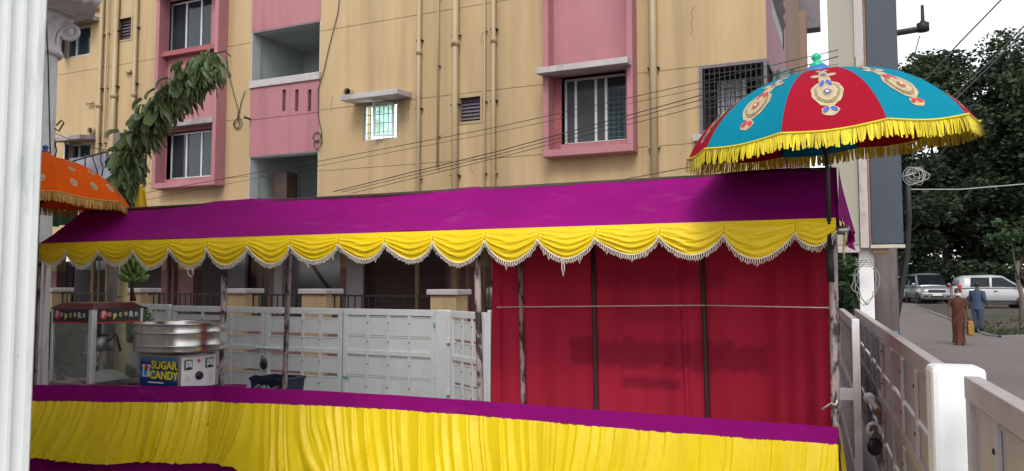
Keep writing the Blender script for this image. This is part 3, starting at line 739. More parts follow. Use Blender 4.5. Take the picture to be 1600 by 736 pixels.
# sliding bolt + padlock
lk = thing('gate_bolt', 'white sliding bolt across the two slatted gate leaves', 'bolt', (gx(415),YG-.05,0))
zb_ = onY(415,543,YG).z
m = MB(); m.tube([(gx(402),YG-.06,zb_),(gx(443),YG-.06,zb_)], .012); mk('rod', m, MT['white'], lk, smooth=True)
for a in (407,413,420,438):
    m = MB(); m.tube([(gx(a)-.012,YG-.06,zb_),(gx(a)+.012,YG-.06,zb_)], .024, 12); mk('keeper', m, MT['white'], lk, smooth=True)
def padlock(c, s, label, rz=0):
    p = thing('padlock', label, 'padlock', c, rz)
    m = MB(); m.ell((0,0,0), .036*s, .015*s, .04*s, 14, 8); mk('body', m, MT['black'], p, smooth=True, local=True)
    m = MB(); m.tube([Vector((math.cos(a)*.022*s,0,.03*s+math.sin(a)*.035*s)) for a in [PI*k/10 for k in range(11)]], .006*s, 6); mk('shackle', m, MT['steeldull'], p, smooth=True, local=True)
padlock((gx(417,570), YG-.07, onY(417,568,YG).z), 1.9, 'black padlock hanging on the slatted white gate')
# blue twine knots
MT['twine'] = M('blue_twine', (.10,.35,.42), .8)
for px, py, s in ((680,509,0),(540,588,1),(683,593,2)):
    c = onY(px, py, YG-.04); m = MB(); r_ = random.Random(s)
    P = [c+Vector((r_.uniform(-.06,.06), r_.uniform(-.01,.01), r_.uniform(-.04,.04))) for _ in range(7)]
    m.tube(P, .006, 5); tag(mk('twine', m, MT['twine']), ['twist of twine at the top corner of the closed gate leaf', 'blue twine tied round the joint between two gate leaves', 'short twine knot low on the wide gate post'][s], 'twine')

# right-hand gate running away from the camera
fA = onZ(1338, 483, ZGT); fB = onZ(1444, 541, ZGT)
pA = onZ(1447, 567, ZGT+.01)
pdir = Vector((fB.x-fA.x, fB.y-fA.y, 0)).normalized()
LA = (fA.x, fA.y); LB = Vector((pA.x, pA.y, 0)) + Vector((-pdir.y, pdir.x, 0))*0
nr = Vector((-pdir.y, pdir.x, 0))
if nr.x < 0: nr = -nr                                     # pointing to +X
LBp = Vector((pA.x, pA.y, 0)) + nr*.06 - pdir*.02
tot = (Vector((fA.x,fA.y,0)) - LBp).length
def fr_at(px, py): p = onZ(px, py, ZGT); return (Vector((p.x,p.y,0)) - Vector((fA.x,fA.y,0))).length/tot
print('gate geometry', fA, pA, tot, [fr_at(1368,499), fr_at(1412,522)])
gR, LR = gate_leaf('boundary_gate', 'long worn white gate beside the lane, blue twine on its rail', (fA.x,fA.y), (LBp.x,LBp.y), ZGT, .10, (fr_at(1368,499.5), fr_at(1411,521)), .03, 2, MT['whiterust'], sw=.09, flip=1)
# corner post, bright in the light
post = thing('gate_post', 'stout square white gate post, brightly lit, beside the lane', 'gate post', (pA.x,pA.y,0), math.atan2(nr.y,nr.x))
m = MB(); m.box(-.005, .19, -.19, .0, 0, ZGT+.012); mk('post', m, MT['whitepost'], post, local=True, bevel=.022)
# near leaf
nA = onZ(1519, 588, ZGT); nB = onZ(1600, 634, ZGT); ndir = Vector((nB.x-nA.x, nB.y-nA.y, 0)).normalized()
nE = Vector((nA.x,nA.y,0)) + ndir*2.6
gate_leaf('gate_leaf', 'worn white gate leaf running on from the stout white post', (nA.x,nA.y), (nE.x,nE.y), ZGT, .10, (.5,), .012, 2, MT['whiterust'], sw=.07)
# leaf swung inwards beside the stall
iA = onD(1311, 479, 10.2); iB = onD(1336, 499, 6.6); ZGI = iB.z
iv = (Vector((iA.x,iA.y,0))-Vector((iB.x,iB.y,0))).normalized(); iE = Vector((iB.x,iB.y,0)) + iv*3.0
gI, LI = gate_leaf('gate_leaf', 'worn white gate leaf standing open beside the stall corner post', (iE.x,iE.y), (iB.x,iB.y), ZGI, .03, (.5,), .012, 2, MT['whiterust'], sw=.05)
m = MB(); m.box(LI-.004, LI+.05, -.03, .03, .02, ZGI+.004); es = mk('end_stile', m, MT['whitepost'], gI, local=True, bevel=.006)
zl = onY(1330, 615, iB.y).z
m = MB()
# lug plate with a hole
pts_o = [(math.cos(a)*.05, math.sin(a)*.05) for a in [PI/2+PI*k/10 for k in range(11)]]
ou = [(x-.12, z) for x, z in pts_o] + [(.0,-.05),(.0,.05)]
hole = [(math.cos(2*PI*k/13)*.016-.12, math.sin(2*PI*k/13)*.016) for k in range(13)]
nO = len(ou)
def lug(a, d): return Vector((LI+.03+d, a[0]-.03, zl+a[1]))
hs_ = sorted(hole, key=lambda p: math.atan2(p[1], p[0]+.12)); os_ = sorted(ou, key=lambda p: math.atan2(p[1], p[0]+.12))
vs = [lug(p,0) for p in os_]+[lug(p,0) for p in hs_]+[lug(p,.012) for p in os_]+[lug(p,.012) for p in hs_]
n13 = 13; fs = []
for k in range(n13):
    k2 = (k+1) % n13
    fs += [(k,k2,n13+k2,n13+k), (26+k,26+k2,39+k2,39+k), (k,k2,26+k2,26+k), (13+k,13+k2,39+k2,39+k)]
m.add(vs, fs); mk('lug', m, MT['whitepost'], gI, local=True)
# tube bolt and padlock on the long gate
bp0 = onD(1356, 619, 6.6); bp1 = onD(1373, 642, 5.6)
bt = thing('gate_bolt', 'rusty ended tube bolt on the long worn gate', 'bolt', bp0)
m = MB(); m.tube([bp0, bp1], .022, 12); mk('rod', m, MT['whiterust'], bt, smooth=True)
m = MB(); m.tube([bp1-(bp1-bp0).normalized()*.01, bp1+(bp1-bp0).normalized()*.012], .024, 12); mk('rusty_end', m, M('rust', (.28,.13,.05), .8), bt, smooth=True)
c = bp0.lerp(bp1, .15); dd = (bp1-bp0).normalized()
m = MB(); m.tube([c-dd*.03, c+dd*.03], .045, 14); mk('keeper', m, MT['whitepost'], bt, smooth=True)
c = onD(1366, 672, 5.8); m = MB(); m.tube([c+Vector((math.cos(a)*.045, 0, math.sin(a)*.05)) for a in [-.6+PI*1.5*k/12 for k in range(13)]], .014, 8); mk('hasp', m, MT['whitepost'], bt, smooth=True)
padlock(onD(1367, 698, 5.75), 1.7, 'dark padlock hanging below the tube bolt of the long gate', .5)
tw = MB(); c = onD(1403, 527, 5.55)
for k in range(3): tw.tube([c+Vector((-.02+.008*k,-.03,.045)), c+Vector((-.015+.007*k,-.06,.02)), c+Vector((-.02+.006*k,-.055,-.055))], .004, 5)
tag(mk('twine', tw, MT['twine']), 'pale blue twine looped over the long gate rail', 'twine')

# ================================================================== FOOD STALL CANOPY
YS = onZ(1310, 668, .82).y
ZE = (onY(1310,337,YS).z + onY(60,383,YS).z)/2
XL = onY(60,383,YS).x; XR = onY(1306,336,YS).x
d_ = ray(130, 324); YR = d_.y*(XL/d_.x)
ZR = ((C0 + d_*(XL/d_.x)).z + onY(1310,263,YR).z)/2
YBK = 2*YR - YS + .05
print('stall', YS, ZE, XL, XR, YR, ZR, YBK, 'gate', YG)
st = thing('stall_canopy', 'long purple cloth food stall canopy with yellow swagged valance', 'canopy', ((XL+XR)/2, YS, 0))
def wob(x, y, s=1.0): return s*(.010*math.sin(x*2.3+y)+.006*math.sin(x*5.1+1.3)+.004*math.sin(x*11.7+y*7))
from mathutils import noise as mnoise
SEAMS = [XL+1.18*k for k in range(1,7)]
m = MB()
def roof(u, v):
    x = XL+(XR-XL)*u
    if v < .5: t = v*2; y = YS+(YR-YS)*t; z = ZE+(ZR-ZE)*t
    else: t = (v-.5)*2; y = YR+(YBK-YR)*t; z = ZR+(ZE-ZR)*t
    tv = (v*2) % 1 if v not in (0,.5,1) else 0
    sg = math.sin(PI*tv); rg = 1-abs(v-.5)*2
    bay_ = math.sin(PI*((x-XL)/2.35 % 1.0))
    z -= sg*(.018+.02*bay_) + wob(x, y, .5)
    z -= rg*(.022*bay_+.010*math.sin(x*1.7+1)) ; z -= .006*sum(math.exp(-((x-q)/.012)**2) for q in SEAMS)
    z -= .010*math.sin((x-XL)*3.1+y*9)*sg*math.exp(-((y-YS)/.25)**2) + .007*abs(math.sin((x*1.3-y*5.5)))*sg
    z -= (.016*mnoise.noise((x*.9,y*3,1.7)) + .010*mnoise.noise((x*2.2+y*2,y*7-x*1.5,5.1)) + .005*mnoise.noise((x*6,y*14,2.2)) + .003*mnoise.noise((x*16,y*22,7)))*(.3+.7*sg)
    dent = math.exp(-((x-onY(1115,330,YS).x)/.12)**2-((y-YS-.06)/.10)**2); z -= .022*dent
    return (x, y, z)
m.grid(roof, 420, 28); mk('roof_cloth', m, MT['purple'], st, smooth=True)
# right gable flap of purple cloth
m = MB()
def flap(u, v):
    y = YS+(YBK-YS)*u; zt_ = ZE+(ZR-ZE)*(1-abs(u-.5)*2); z = zt_ - v*(.10+.06*math.sin(u*9)+ (zt_-ZE)*1.0)
    return (XR+.012+.03*v*math.sin(u*22+1)+.06*v, y, z-.004)
m.grid(flap, 40, 8); mk('gable_flap', m, MT['purple'], st, smooth=True)
# fascia strip under the valance
m = MB(); m.grid(lambda u, v: (XL+(XR-XL)*u, YS+.012+.004*math.sin(u*90), ZE-.005-v*.055), 120, 2)
mk('fascia', m, MT['purple'], st, smooth=True)
J = [57,109,160,214,270,329,392,458,533,605,680,761,843,932,1032,1132,1243,1306]
JX = [onY(j, 360, YS).x for j in J]; JX[0] = XL-.02; JX[-1] = XR
def swag(xa, xb, k, dirv=Vector((1,0,0)), org=None, sdrop=None):
    r = random.Random(100+k); W = xb-xa; sd = (sdrop or .228)*r.uniform(.88,1.08); jd = .085
    nf = r.choice((4.2,4.8,5.4)); ph = [r.uniform(-.6,.6) for _ in range(6)]; skew = r.uniform(-.35,.35)
    org = org or Vector((0,YS-.012,ZE)); nrm = Vector((dirv.y,-dirv.x,0))
    def dep(s): q = max(0, 1-abs(2*(s+skew*s*(1-s))-1)**2.0); return jd+(sd-jd)*q**.8
    def f(s, t):
        env = max(0, 4*s*(1-s))**.38
        tt = t**.85
        fold = abs(math.sin(PI*(nf*t**.85) + ph[0] + .9*math.sin(PI*s*1.5+ph[1]) + .45*math.sin(3*PI*s+ph[3])))
        fold = 1-1.7*fold**.65 + .35*math.sin(2*PI*nf*1.7*t+5*s+ph[5])
        pinch = math.exp(-(s/.06)**2)+math.exp(-((1-s)/.06)**2)
        out = .012 + .030*math.sin(PI*min(1,t*1.02))*env + .0115*fold*env*min(1, t*5)*(.5+.5*t)*(1-.5*max(0,t-.85)/.15) + .018*pinch*t
        fan = .006*math.sin(s*70+ph[2])*pinch*t
        z = -dep(s)*tt
        # gathers: pull the material towards the joints near the top
        p = org + dirv*(xa + W*s) + nrm*(out+fan) + Vector((0,0,z+.004*math.sin(s*9+ph[4])*t))
        return p
    m = MB(); m.grid(f, 44, 26)
    o = mk('swag', m, MT['yellow'], st, smooth=True)
    fm = MB(); n = int(26*W/.45)+6
    for i in range(n):
        s = (i+.5)/n; p = f(s, 1.0) + nrm*.003; l = r.uniform(.030,.044)*(1.5 if r.random() < .04 else 1); w = .0055
        e = Vector((r.uniform(-.006,.006), r.uniform(-.004,.004), -l))
        fm.tube([p-dirv*w, p-dirv*w*1.1+e*.6, p+e, p+dirv*w*1.1+e*.6, p+dirv*w], .0022, 4, caps=False)
    hd = [f(i/24, 1.0)+nrm*.004 for i in range(25)]
    fm.tube(hd, .0052, 5)
    mk('fringe', fm, MT['fringe'], o, smooth=True)
for k in range(len(JX)-1): swag(JX[k], JX[k+1], k, sdrop=.225 if k < 16 else .16)
swag(0, .40, 40, Vector((0,1,0)), Vector((XR+.02,YS,ZE)), .20)
m = MB(); m.tube([onY(878,405,YS-.04), onY(878,420,YS-.04), onY(880,432,YS-.04), onY(882,420,YS-.04), onY(881,405,YS-.04)], .003, 5); mk('loose_thread', m, MT['fringe'], st)
m = MB(); m.tube([onY(293,418,YS-.04), onY(294,428,YS-.04), onY(298,433,YS-.04), onY(302,428,YS-.04), onY(302,420,YS-.04)], .0035, 5); mk('loose_thread', m, MT['fringe'], st)
# poles
def pole(pts, r, mat, name='pole', n=10):
    m = MB(); m.tube(pts, r, n); return mk(name, m, mat, st, smooth=True)
def front(pxa, pxb, Y, ztop=None, r=.025, mat=None):
    a = onY(pxa, 420, Y); b = onY(pxb, 600, Y); d = (b-a)/(b.z-a.z)
    return pole([a+d*(z-a.z) for z in (0, .7, 1.4, (ztop or ZE-.01))], r, mat or MT['rustpole'])
front(351, 346, YS+.13, r=.027); front(451, 445, YBK-.02, r=.026); front(746, 750, YS+.13, r=.025); front(813, 817, YBK-.05, r=.021)
front(927, 931, YBK-.05, r=.019, mat=MT['brownpole']); front(1098, 1104, YBK-.05, r=.019, mat=MT['brownpole'])
front(1302, 1305, YS+.07, r=.027)
m = MB(); m.box(onY(62,450,YS+.1).x-.02, onY(62,450,YS+.1).x+.015, YS+.08, YS+.1, 0, ZE-.02); mk('pole', m, MT['rustpole'], st)
a = onY(69,470,YS+.35); pole([(a.x,YS+.35,0),(a.x,YS+.35,ZE)], .014, MT['whitepost'])
pole([(XL+.02,YR,ZR-.03),(XR-.02,YR,ZR-.03)], .02, MT['brownpole'], 'ridge_pole'); pole([(XL+.02,YBK-.03,ZE-.03),(XR-.02,YBK-.03,ZE-.03)], .02, MT['brownpole'], 'back_rail')
pole([(XL+.02,YS+.03,ZE-.03),(XR-.01,YS+.03,ZE-.03)], .02, MT['brownpole'], 'front_rail')
m = MB(); m.tube([(XR-.03,YS+.03,ZE-.07),(XR+.07,YS+.02,ZE-.075)], .028, 10); mk('coupler', m, MT['steeldull'], st, smooth=True)
# ================================================================== MAROON CURTAIN
CX0 = onY(769,520,YBK+.02).x; CX1 = onY(1307,520,YBK-.2).x
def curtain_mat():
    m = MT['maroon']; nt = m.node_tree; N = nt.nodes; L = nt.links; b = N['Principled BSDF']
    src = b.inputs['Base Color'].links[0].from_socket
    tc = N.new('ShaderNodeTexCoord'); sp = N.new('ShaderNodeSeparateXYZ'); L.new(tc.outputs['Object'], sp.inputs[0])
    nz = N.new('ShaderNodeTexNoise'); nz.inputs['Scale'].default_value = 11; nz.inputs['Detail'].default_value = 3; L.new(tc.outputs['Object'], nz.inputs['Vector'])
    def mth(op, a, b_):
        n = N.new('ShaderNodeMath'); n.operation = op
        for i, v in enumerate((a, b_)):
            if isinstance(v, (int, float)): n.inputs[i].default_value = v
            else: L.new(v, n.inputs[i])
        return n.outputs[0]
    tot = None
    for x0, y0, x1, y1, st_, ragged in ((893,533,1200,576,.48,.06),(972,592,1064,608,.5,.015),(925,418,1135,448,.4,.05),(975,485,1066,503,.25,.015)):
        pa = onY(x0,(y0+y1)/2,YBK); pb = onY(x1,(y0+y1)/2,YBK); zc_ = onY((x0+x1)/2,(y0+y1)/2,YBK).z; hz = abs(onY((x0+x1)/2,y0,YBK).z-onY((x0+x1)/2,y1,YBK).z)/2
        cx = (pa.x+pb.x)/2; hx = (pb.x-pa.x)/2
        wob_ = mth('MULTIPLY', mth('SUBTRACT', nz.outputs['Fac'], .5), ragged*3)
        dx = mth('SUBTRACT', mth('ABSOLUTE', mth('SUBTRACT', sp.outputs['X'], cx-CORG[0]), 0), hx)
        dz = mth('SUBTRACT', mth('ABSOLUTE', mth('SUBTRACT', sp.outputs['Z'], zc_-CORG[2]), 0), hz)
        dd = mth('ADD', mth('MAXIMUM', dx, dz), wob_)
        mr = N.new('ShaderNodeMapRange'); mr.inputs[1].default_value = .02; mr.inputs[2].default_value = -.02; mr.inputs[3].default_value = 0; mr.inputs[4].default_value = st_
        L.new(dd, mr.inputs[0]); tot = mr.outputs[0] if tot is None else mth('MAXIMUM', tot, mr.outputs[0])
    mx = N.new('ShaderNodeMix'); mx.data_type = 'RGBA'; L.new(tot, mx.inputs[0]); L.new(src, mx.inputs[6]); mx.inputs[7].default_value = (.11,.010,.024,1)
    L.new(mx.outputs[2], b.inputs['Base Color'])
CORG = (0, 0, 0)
cm = MB()
seam = onY(1066,520,YBK).x
def cur(u, v):
    n = u; x = CX0+(CX1-CX0)*n; z = .05+(ZE-.06)*v
    s = 1-v
    y = YBK+.02 + .012*math.sin(x*7.1+.6*math.sin(x*3)) + .009*math.sin(x*17+z*.7) + .006*math.sin(x*31+1+z)
    y += .034*math.exp(-((x-seam-.06*s)/.02)**2)*-1 + .012*math.exp(-((x-seam+.32)/.05)**2)*(.3+s)
    y -= .022*abs(math.sin(x*2.9+.4*math.sin(z*2)))**6 + .016*abs(math.sin(x*4.7+1.1+.25*z))**10*(.4+s)
    t = max(0, (n-.80)/.20); y -= t**1.5*.75 + .03*math.sin(n*120)*t; x -= .0*t
    t2 = max(0, (.06-n)/.06); y -= .02*math.sin(n*160)*t2
    return (x, y, z)
cm.grid(cur, 260, 14)
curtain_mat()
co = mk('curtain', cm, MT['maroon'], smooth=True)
tag(co, 'maroon cloth curtain closing the back of the stall, darker smudged patches on it', 'curtain')
m = MB(); a = onY(776,480,YBK-.09); b = onY(1300,481,YS+.09)
P = [a, onY(930,478.5,YBK-.08), onY(1100,477,YBK-.08), b]; m.tube(P, .004, 5)
tag(mk('string', m, MT['fringe']), 'pale string tied across the maroon curtain from pole to pole', 'string')
m = MB(); m.tube([onY(1284,640,YS+.12), onY(1293,634,YS+.1), onY(1300,630,YS+.06), onY(1306,633,YS+.02), onY(1308,626,YS+.03)], .006, 6)
tag(mk('string', m, MT['fringe'], smooth=True), 'short end of rope knotted round the stall corner post', 'rope')

# ================================================================== SERVING COUNTER
ZC = .82
path = [onZ(40,601.5,ZC), onZ(140,602.5,ZC), onZ(250,604,ZC), onZ(330,603,ZC), onZ(360,605,ZC), onZ(480,610,ZC), onZ(620,618,ZC), onZ(760,627.5,ZC), onZ(920,640,ZC), onZ(1100,653,ZC), onZ(1309,668,ZC)]
path = [Vector((p.x,p.y,0)) for p in path]
seg = [0]
for a, b in zip(path[:-1], path[1:]): seg.append(seg[-1]+(b-a).length)
LT = seg[-1]
def along(s):
    s = min(max(s,0),LT-1e-6)
    for i in range(len(seg)-1):
        if s <= seg[i+1]:
            f = (s-seg[i])/(seg[i+1]-seg[i]); p = path[i].lerp(path[i+1], f); break
    d = (path[i+1]-path[i]).normalized(); n = Vector((d.y,-d.x,0)); return p, n, d
ct = thing('serving_counter', 'long serving counter with purple top band and pleated yellow skirt', 'counter', (path[-1].x, path[-1].y, 0))
m = MB()
def top(u, v):
    p, n, d = along(u*LT); q = p + Vector((0,1,0))*(v*(.03+.50*sstep((1.95-u*LT)/.5))); return (q.x, q.y, ZC - .045*min(1,v*6) - .004*math.sin(u*40)*v*(1-v))
m.grid(top, 80, 12); mk('table_cloth', m, MT['purple'], ct, smooth=True)
def bandh(u): return .137-.035*u+.006*math.sin(u*9)
m = MB(); m.grid(lambda u, v: (lambda q: (q[0].x+q[1].x*(.004+.003*math.sin(u*70)), q[0].y+q[1].y*(.004+.003*math.sin(u*70)), ZC+.003-v*bandh(u)))(along(u*LT)), 160, 3)
mk('band', m, MT['purple'], ct, smooth=True)
# pleats of uneven width, sharp at the head and opening towards the hem
pl = []; s = 0; rp = random.Random(5)
while s < LT+.05: w_ = rp.choice((rp.uniform(.02,.05), rp.uniform(.04,.09), rp.uniform(.07,.13))); pl.append((s, w_, rp.uniform(.5,1.5), rp.uniform(-.6,.6), rp.random())); s += w_
starts = [p[0] for p in pl]
import bisect
def skirt_pt(s, v, zt_, zb__, off, ph=0, amp=1):
    # slanted folds: the phase drifts as the cloth falls
    lean = .16*math.sin(s*1.3+.5+ph)+.07*math.sin(s*4.1+ph*2)+.03*math.sin(s*11)
    ss = min(max(s + lean*v**1.5, 0), LT)
    i = max(0, bisect.bisect_right(starts, ss)-1); s0, w_, a, sk, rn = pl[i]; f = min(1, max(0, (ss-s0)/w_))
    k = .9 if sk > .1 else (.12 if sk < -.25 else .5); tri = (f/k if f < k else (1-f)/(1-k)); prof = tri*(.6+.4*tri)
    p, n, d = along(s)
    o = off + amp*(.012+.024*v)*a*min(1.3,.5+w_*7)*prof + .045*v + .018*v*math.sin(s*5.3+ph) + .012*v*math.sin(s*13+ph+v*3) + .006*math.sin(s*23+v*5+rn*6)*v
    return (p.x+n.x*o, p.y+n.y*o, zt_+(zb__-zt_)*v)
def hem(s): return .205+.012*sstep(s/1.2)-.05*sstep((s-1.5)/.8)+.02*math.sin(s*2.6+2.2)+.014*math.sin(s*7) - .10*math.exp(-((s-2.05)/.16)**2) - .16*sstep((s-2.75)/.12)
m = MB(); m.grid(lambda u, v: skirt_pt(u*LT, v, ZC+.003-bandh(u)+.004, hem(u*LT), .001), 900, 16)
mk('skirt', m, MT['yellowskirt'], ct, smooth=True)
m = MB(); m.grid(lambda u, v: skirt_pt(u*LT, .2+v*.8, .55, .02, -.10, 3, .6), 500, 6); mk('under_skirt', m, MT['purple'], ct, smooth=True)
# skirt return on the right-hand end
pe, ne, de = along(LT-1e-4)
m = MB(); m.grid(lambda u, v: (pe.x+.004+.06*v+.012*v*math.sin(u*40)+.008*math.sin(u*55)*v, pe.y+.0+u*.52-.045*v*(1-u), ZC-.10-v*.66), 60, 8); mk('end_skirt', m, MT['yellowskirt'], ct, smooth=True)
m = MB(); m.grid(lambda u, v: (pe.x+.003, pe.y+u*.52, ZC+.003-v*.103), 10, 2); mk('end_band', m, MT['purple'], ct)
for s in (.4, 2.4, 4.6, LT-.3):
    p, n, d = along(s); m = MB(); q = p + Vector((0,.24,0)); m.box(q.x-.02,q.x+.02,q.y-.02,q.y+.02,0,ZC-.30); mk('leg', m, MT['iron'], ct)

# ================================================================== lettering helper
def text_mesh(txt, size, offset=0, extrude=.001):
    cu = bpy.data.curves.new('txt', 'FONT'); cu.body = txt; cu.size = size; cu.offset = offset; cu.extrude = extrude
    cu.align_x = 'CENTER'; cu.align_y = 'CENTER'; cu.resolution_u = 3
    o = bpy.data.objects.new('txt', cu); COL.objects.link(o); bpy.context.view_layer.update()
    me = bpy.data.meshes.new_from_object(o.evaluated_get(bpy.context.evaluated_depsgraph_get()))
    bpy.data.objects.remove(o); return me
def text(name, txt, size, mat, parent, loc, rot, offset=0, extrude=.001, sx=1):
    me = text_mesh(txt, size, offset, extrude); me.materials.clear(); me.materials.append(mat)
    o = bpy.data.objects.new(name, me); COL.objects.link(o); o.parent = parent; o.location = loc; o.rotation_euler = rot; o.scale = (sx,1,1); return o
FRONT = (PI/2, 0, 0); SIDE = (PI/2, 0, PI/2)
def flat(name, col, r=.5): return M(name, col, r, .05, 12)
# ================================================================== POPCORN MACHINE
pw, pd, ph_ = .53, .51, .70
ZT = ZC-.044; pcn = onZ(132, 603, ZC) + Vector((0,.05,0))
pm = thing('popcorn_machine', 'glass sided popcorn machine with black lettered header on the counter', 'popcorn machine', (pcn.x-pw, pcn.y, ZT))
def LB_(name, x0,x1,y0,y1,z0,z1, mat, par=pm, bevel=0): m = MB(); m.box(x0,x1,y0,y1,z0,z1); return mk(name, m, mat, par, local=True, bevel=bevel)
LB_('base', 0, pw, 0, pd, .002, .045, MT['steeldull'], bevel=.006)
for k, (x, y) in enumerate(((0,0),(pw,0),(pw,pd),(0,pd))):
    big = .05 if k == 1 else .03
    x0 = x if x == 0 else x-big; y0 = y if y == 0 else y-big
    LB_('corner_post', x0, x0+big, y0, y0+big, .045, ph_-.02, MT['alu'], bevel=.008)
hz0, hz1 = ph_-.145, ph_-.02
MT['hdr'] = flat('black_header_print', (.015,.008,.01), .35); MT['redst'] = flat('red_stripe', (.45,.03,.02), .4)
hf = LB_('header_panel', .03, pw-.05, .002, .02, hz0, hz1, MT['hdr']); hsd = LB_('header_panel', pw-.02, pw-.002, .05, pd-.03, hz0, hz1, MT['hdr'])
LB_('header_panel', .01, .02, .03, pd-.03, hz0, hz1, MT['hdr']); LB_('header_panel', .03, pw-.03, pd-.02, pd-.01, hz0, hz1, MT['hdr'])
LB_('stripe', .03, pw-.05, -.001, .001, hz0, hz0+.012, MT['redst'], hf); LB_('stripe', pw-.003, pw-.0005, .05, pd-.03, hz0, hz0+.012, MT['redst'], hsd)
m = MB(); m.loft([[(0-.01,0-.01,ph_-.02),(pw+.01,-.01,ph_-.02),(pw+.01,pd+.01,ph_-.02),(-.01,pd+.01,ph_-.02)],
                  [(.05,.06,ph_+.03),(pw-.05,.06,ph_+.03),(pw-.05,pd-.06,ph_+.03),(.05,pd-.06,ph_+.03)]]); mk('roof', m, flat('maroon_enamel', (.10,.028,.03), .4), pm, local=True, bevel=.004)
MT['pglass'] = Mglass('dusty_display_glass', (.94,.96,.95), .06, .03)
LB_('glass_pane', .03, pw-.05, .012, .016, .045, hz0, MT['pglass']); LB_('glass_pane', pw-.016, pw-.012, .05, pd-.03, .045, hz0, MT['pglass'])
LB_('glass_pane', .012, .016, .03, pd-.03, .045, hz0, MT['pglass']); LB_('glass_pane', .03, pw-.03, pd-.016, pd-.012, .045, hz0, MT['pglass'])
ket = MB(); ket.lathe([(.02,.30),(.10,.30),(.115,.33),(.115,.43),(.10,.44),(.02,.45)], 24, (.27,.27,0)); kt = mk('kettle', ket, MT['steeldull'], pm, smooth=True, local=True)
m = MB(); m.tube([(.27,.27,.44),(.27,.27,hz0+.03)], .014); m.tube([(.37,.27,.38),(.45,.30,.45),(.46,.34,.30)], .012); m.tube([(.10,.25,.40),(.13,.22,.27),(.2,.2,.24),(.3,.2,.3)], .008); mk('kettle_arm', m, MT['black'], kt, smooth=True, local=True)
m = MB(); m.grid(lambda u, v: (.24+.25*u, .1+.36*v, .05+.09*math.sin(PI*min(1,u*1.1))*math.sin(PI*v)**.5), 14, 14); mk('tray_bag', m, flat('white_plastic_bag', (.62,.66,.66), .3), pm, smooth=True, local=True)
cols = [(.70,.62,.60),(.65,.20,.10),(.85,.65,.08),(.30,.55,.12),(.75,.35,.08),(.6,.6,.6),(.55,.55,.55)]
def popword(par, side):
    n = 7; L0 = (.055, pw-.075) if side == 0 else (.075, pd-.055); zc_ = (hz0+hz1)/2+.014
    for k, ch in enumerate('PopcoRn'):
        a = L0[0]+(L0[1]-L0[0])*(k+.6)/n; dz = .006*math.sin(k*2.1)
        if k == 0:
            m = MB(); fn = (lambda p, q, d: (p, -.0015-d, q)) if side == 0 else (lambda p, q, d: (pw+.0015+d-.002, p, q))
            m.prism([(a+.034*math.cos(t), zc_+.040*math.sin(t)) for t in [2*PI*i/24 for i in range(24)]], fn, 0, .001); mk('red_balloon_print', m, flat('balloon_red', (.62,.04,.05), .4), par, local=True)
        loc = (a, -.004, zc_+dz) if side == 0 else (pw+.004-.002, a, zc_+dz)
        c = flat('letter_colour', tuple(v*(.75 if side == 0 else 1) for v in cols[k]), .4)
        text('letter', ch, .066, MT['linen'], par, loc, FRONT if side == 0 else SIDE, .0035)
        loc2 = (loc[0], loc[1]-.0018, loc[2]) if side == 0 else (loc[0]+.0018, loc[1], loc[2])
        text('letter', ch, .066, c, par, loc2, FRONT if side == 0 else SIDE, .001)
popword(hf, 0); popword(hsd, 1)
# ================================================================== COTTON CANDY MACHINE
cw, cd, ch_ = .47, .42, .300
ccn = onZ(263, 606, ZC) + Vector((-.01,.11,0))
cmn = thing('sugar_candy_machine', 'steel sugar candy machine with blue front sticker and wide pan', 'candy machine', (ccn.x-cw, ccn.y, ZT), 0)
def CB(name, x0,x1,y0,y1,z0,z1, mat, par=cmn, bevel=0): m = MB(); m.box(x0,x1,y0,y1,z0,z1); return mk(name, m, mat, par, local=True, bevel=bevel)
CB('cabinet', 0, cw, 0, cd, .004, ch_, MT['steeldull'], bevel=.006)
m = bpy.data.materials.new('blue_sticker_print'); m.use_nodes = True; nt = m.node_tree; N = nt.nodes; L = nt.links
tc = N.new('ShaderNodeTexCoord'); wv = N.new('ShaderNodeTexWave'); wv.wave_type = 'RINGS'; wv.inputs['Scale'].default_value = 2.2; wv.inputs['Distortion'].default_value = 3
mp = N.new('ShaderNodeMapping'); mp.inputs['Location'].default_value = (-.5,0,.1); L.new(tc.outputs['Object'], mp.inputs[0]); L.new(mp.outputs[0], wv.inputs['Vector'])
cr = N.new('ShaderNodeValToRGB'); cr.color_ramp.elements[0].color = (.005,.03,.16,1); cr.color_ramp.elements[1].color = (.03,.24,.55,1); cr.color_ramp.elements[0].position = .35
L.new(wv.outputs['Fac'], cr.inputs[0]); L.new(cr.outputs[0], N['Principled BSDF'].inputs['Base Color']); N['Principled BSDF'].inputs['Roughness'].default_value = .3; MT['sticker'] = m
stk = CB('front_sticker', .02, cw-.008, -.0025, -.0005, .02, ch_-.028, MT['sticker'])
gold = flat('sticker_yellow', (.85,.72,.03), .4); blk = MT['black']
for txt, z in (('SUGAR', .206), ('CANDY', .122)):
    text('lettering', txt, .094, blk, stk, (.305, -.0035, z), FRONT, .0085, .0006, 1.0)
    text('lettering', txt, .094, gold, stk, (.305, -.005, z), FRONT, .0035, .0006, 1.0)
m = MB(); m.box(.055,.135,-.004,-.003,.105,.205); m.box(.045,.145,-.0042,-.003,.190,.208); mk('cup_print', m, MT['whitepost'], stk, local=True)
for c, r_, x, z in (((.60,.05,.12),.030,.097,.180),((.05,.40,.62),.030,.090,.140)):
    m = MB(); m.prism([(x+r_*.75*math.cos(t), z+r_*math.sin(t)) for t in [2*PI*i/18 for i in range(18)]], lambda a, b, d: (a, -.0045-d, b), 0, .0008); mk('floss_print', m, flat('floss', c), stk, local=True)
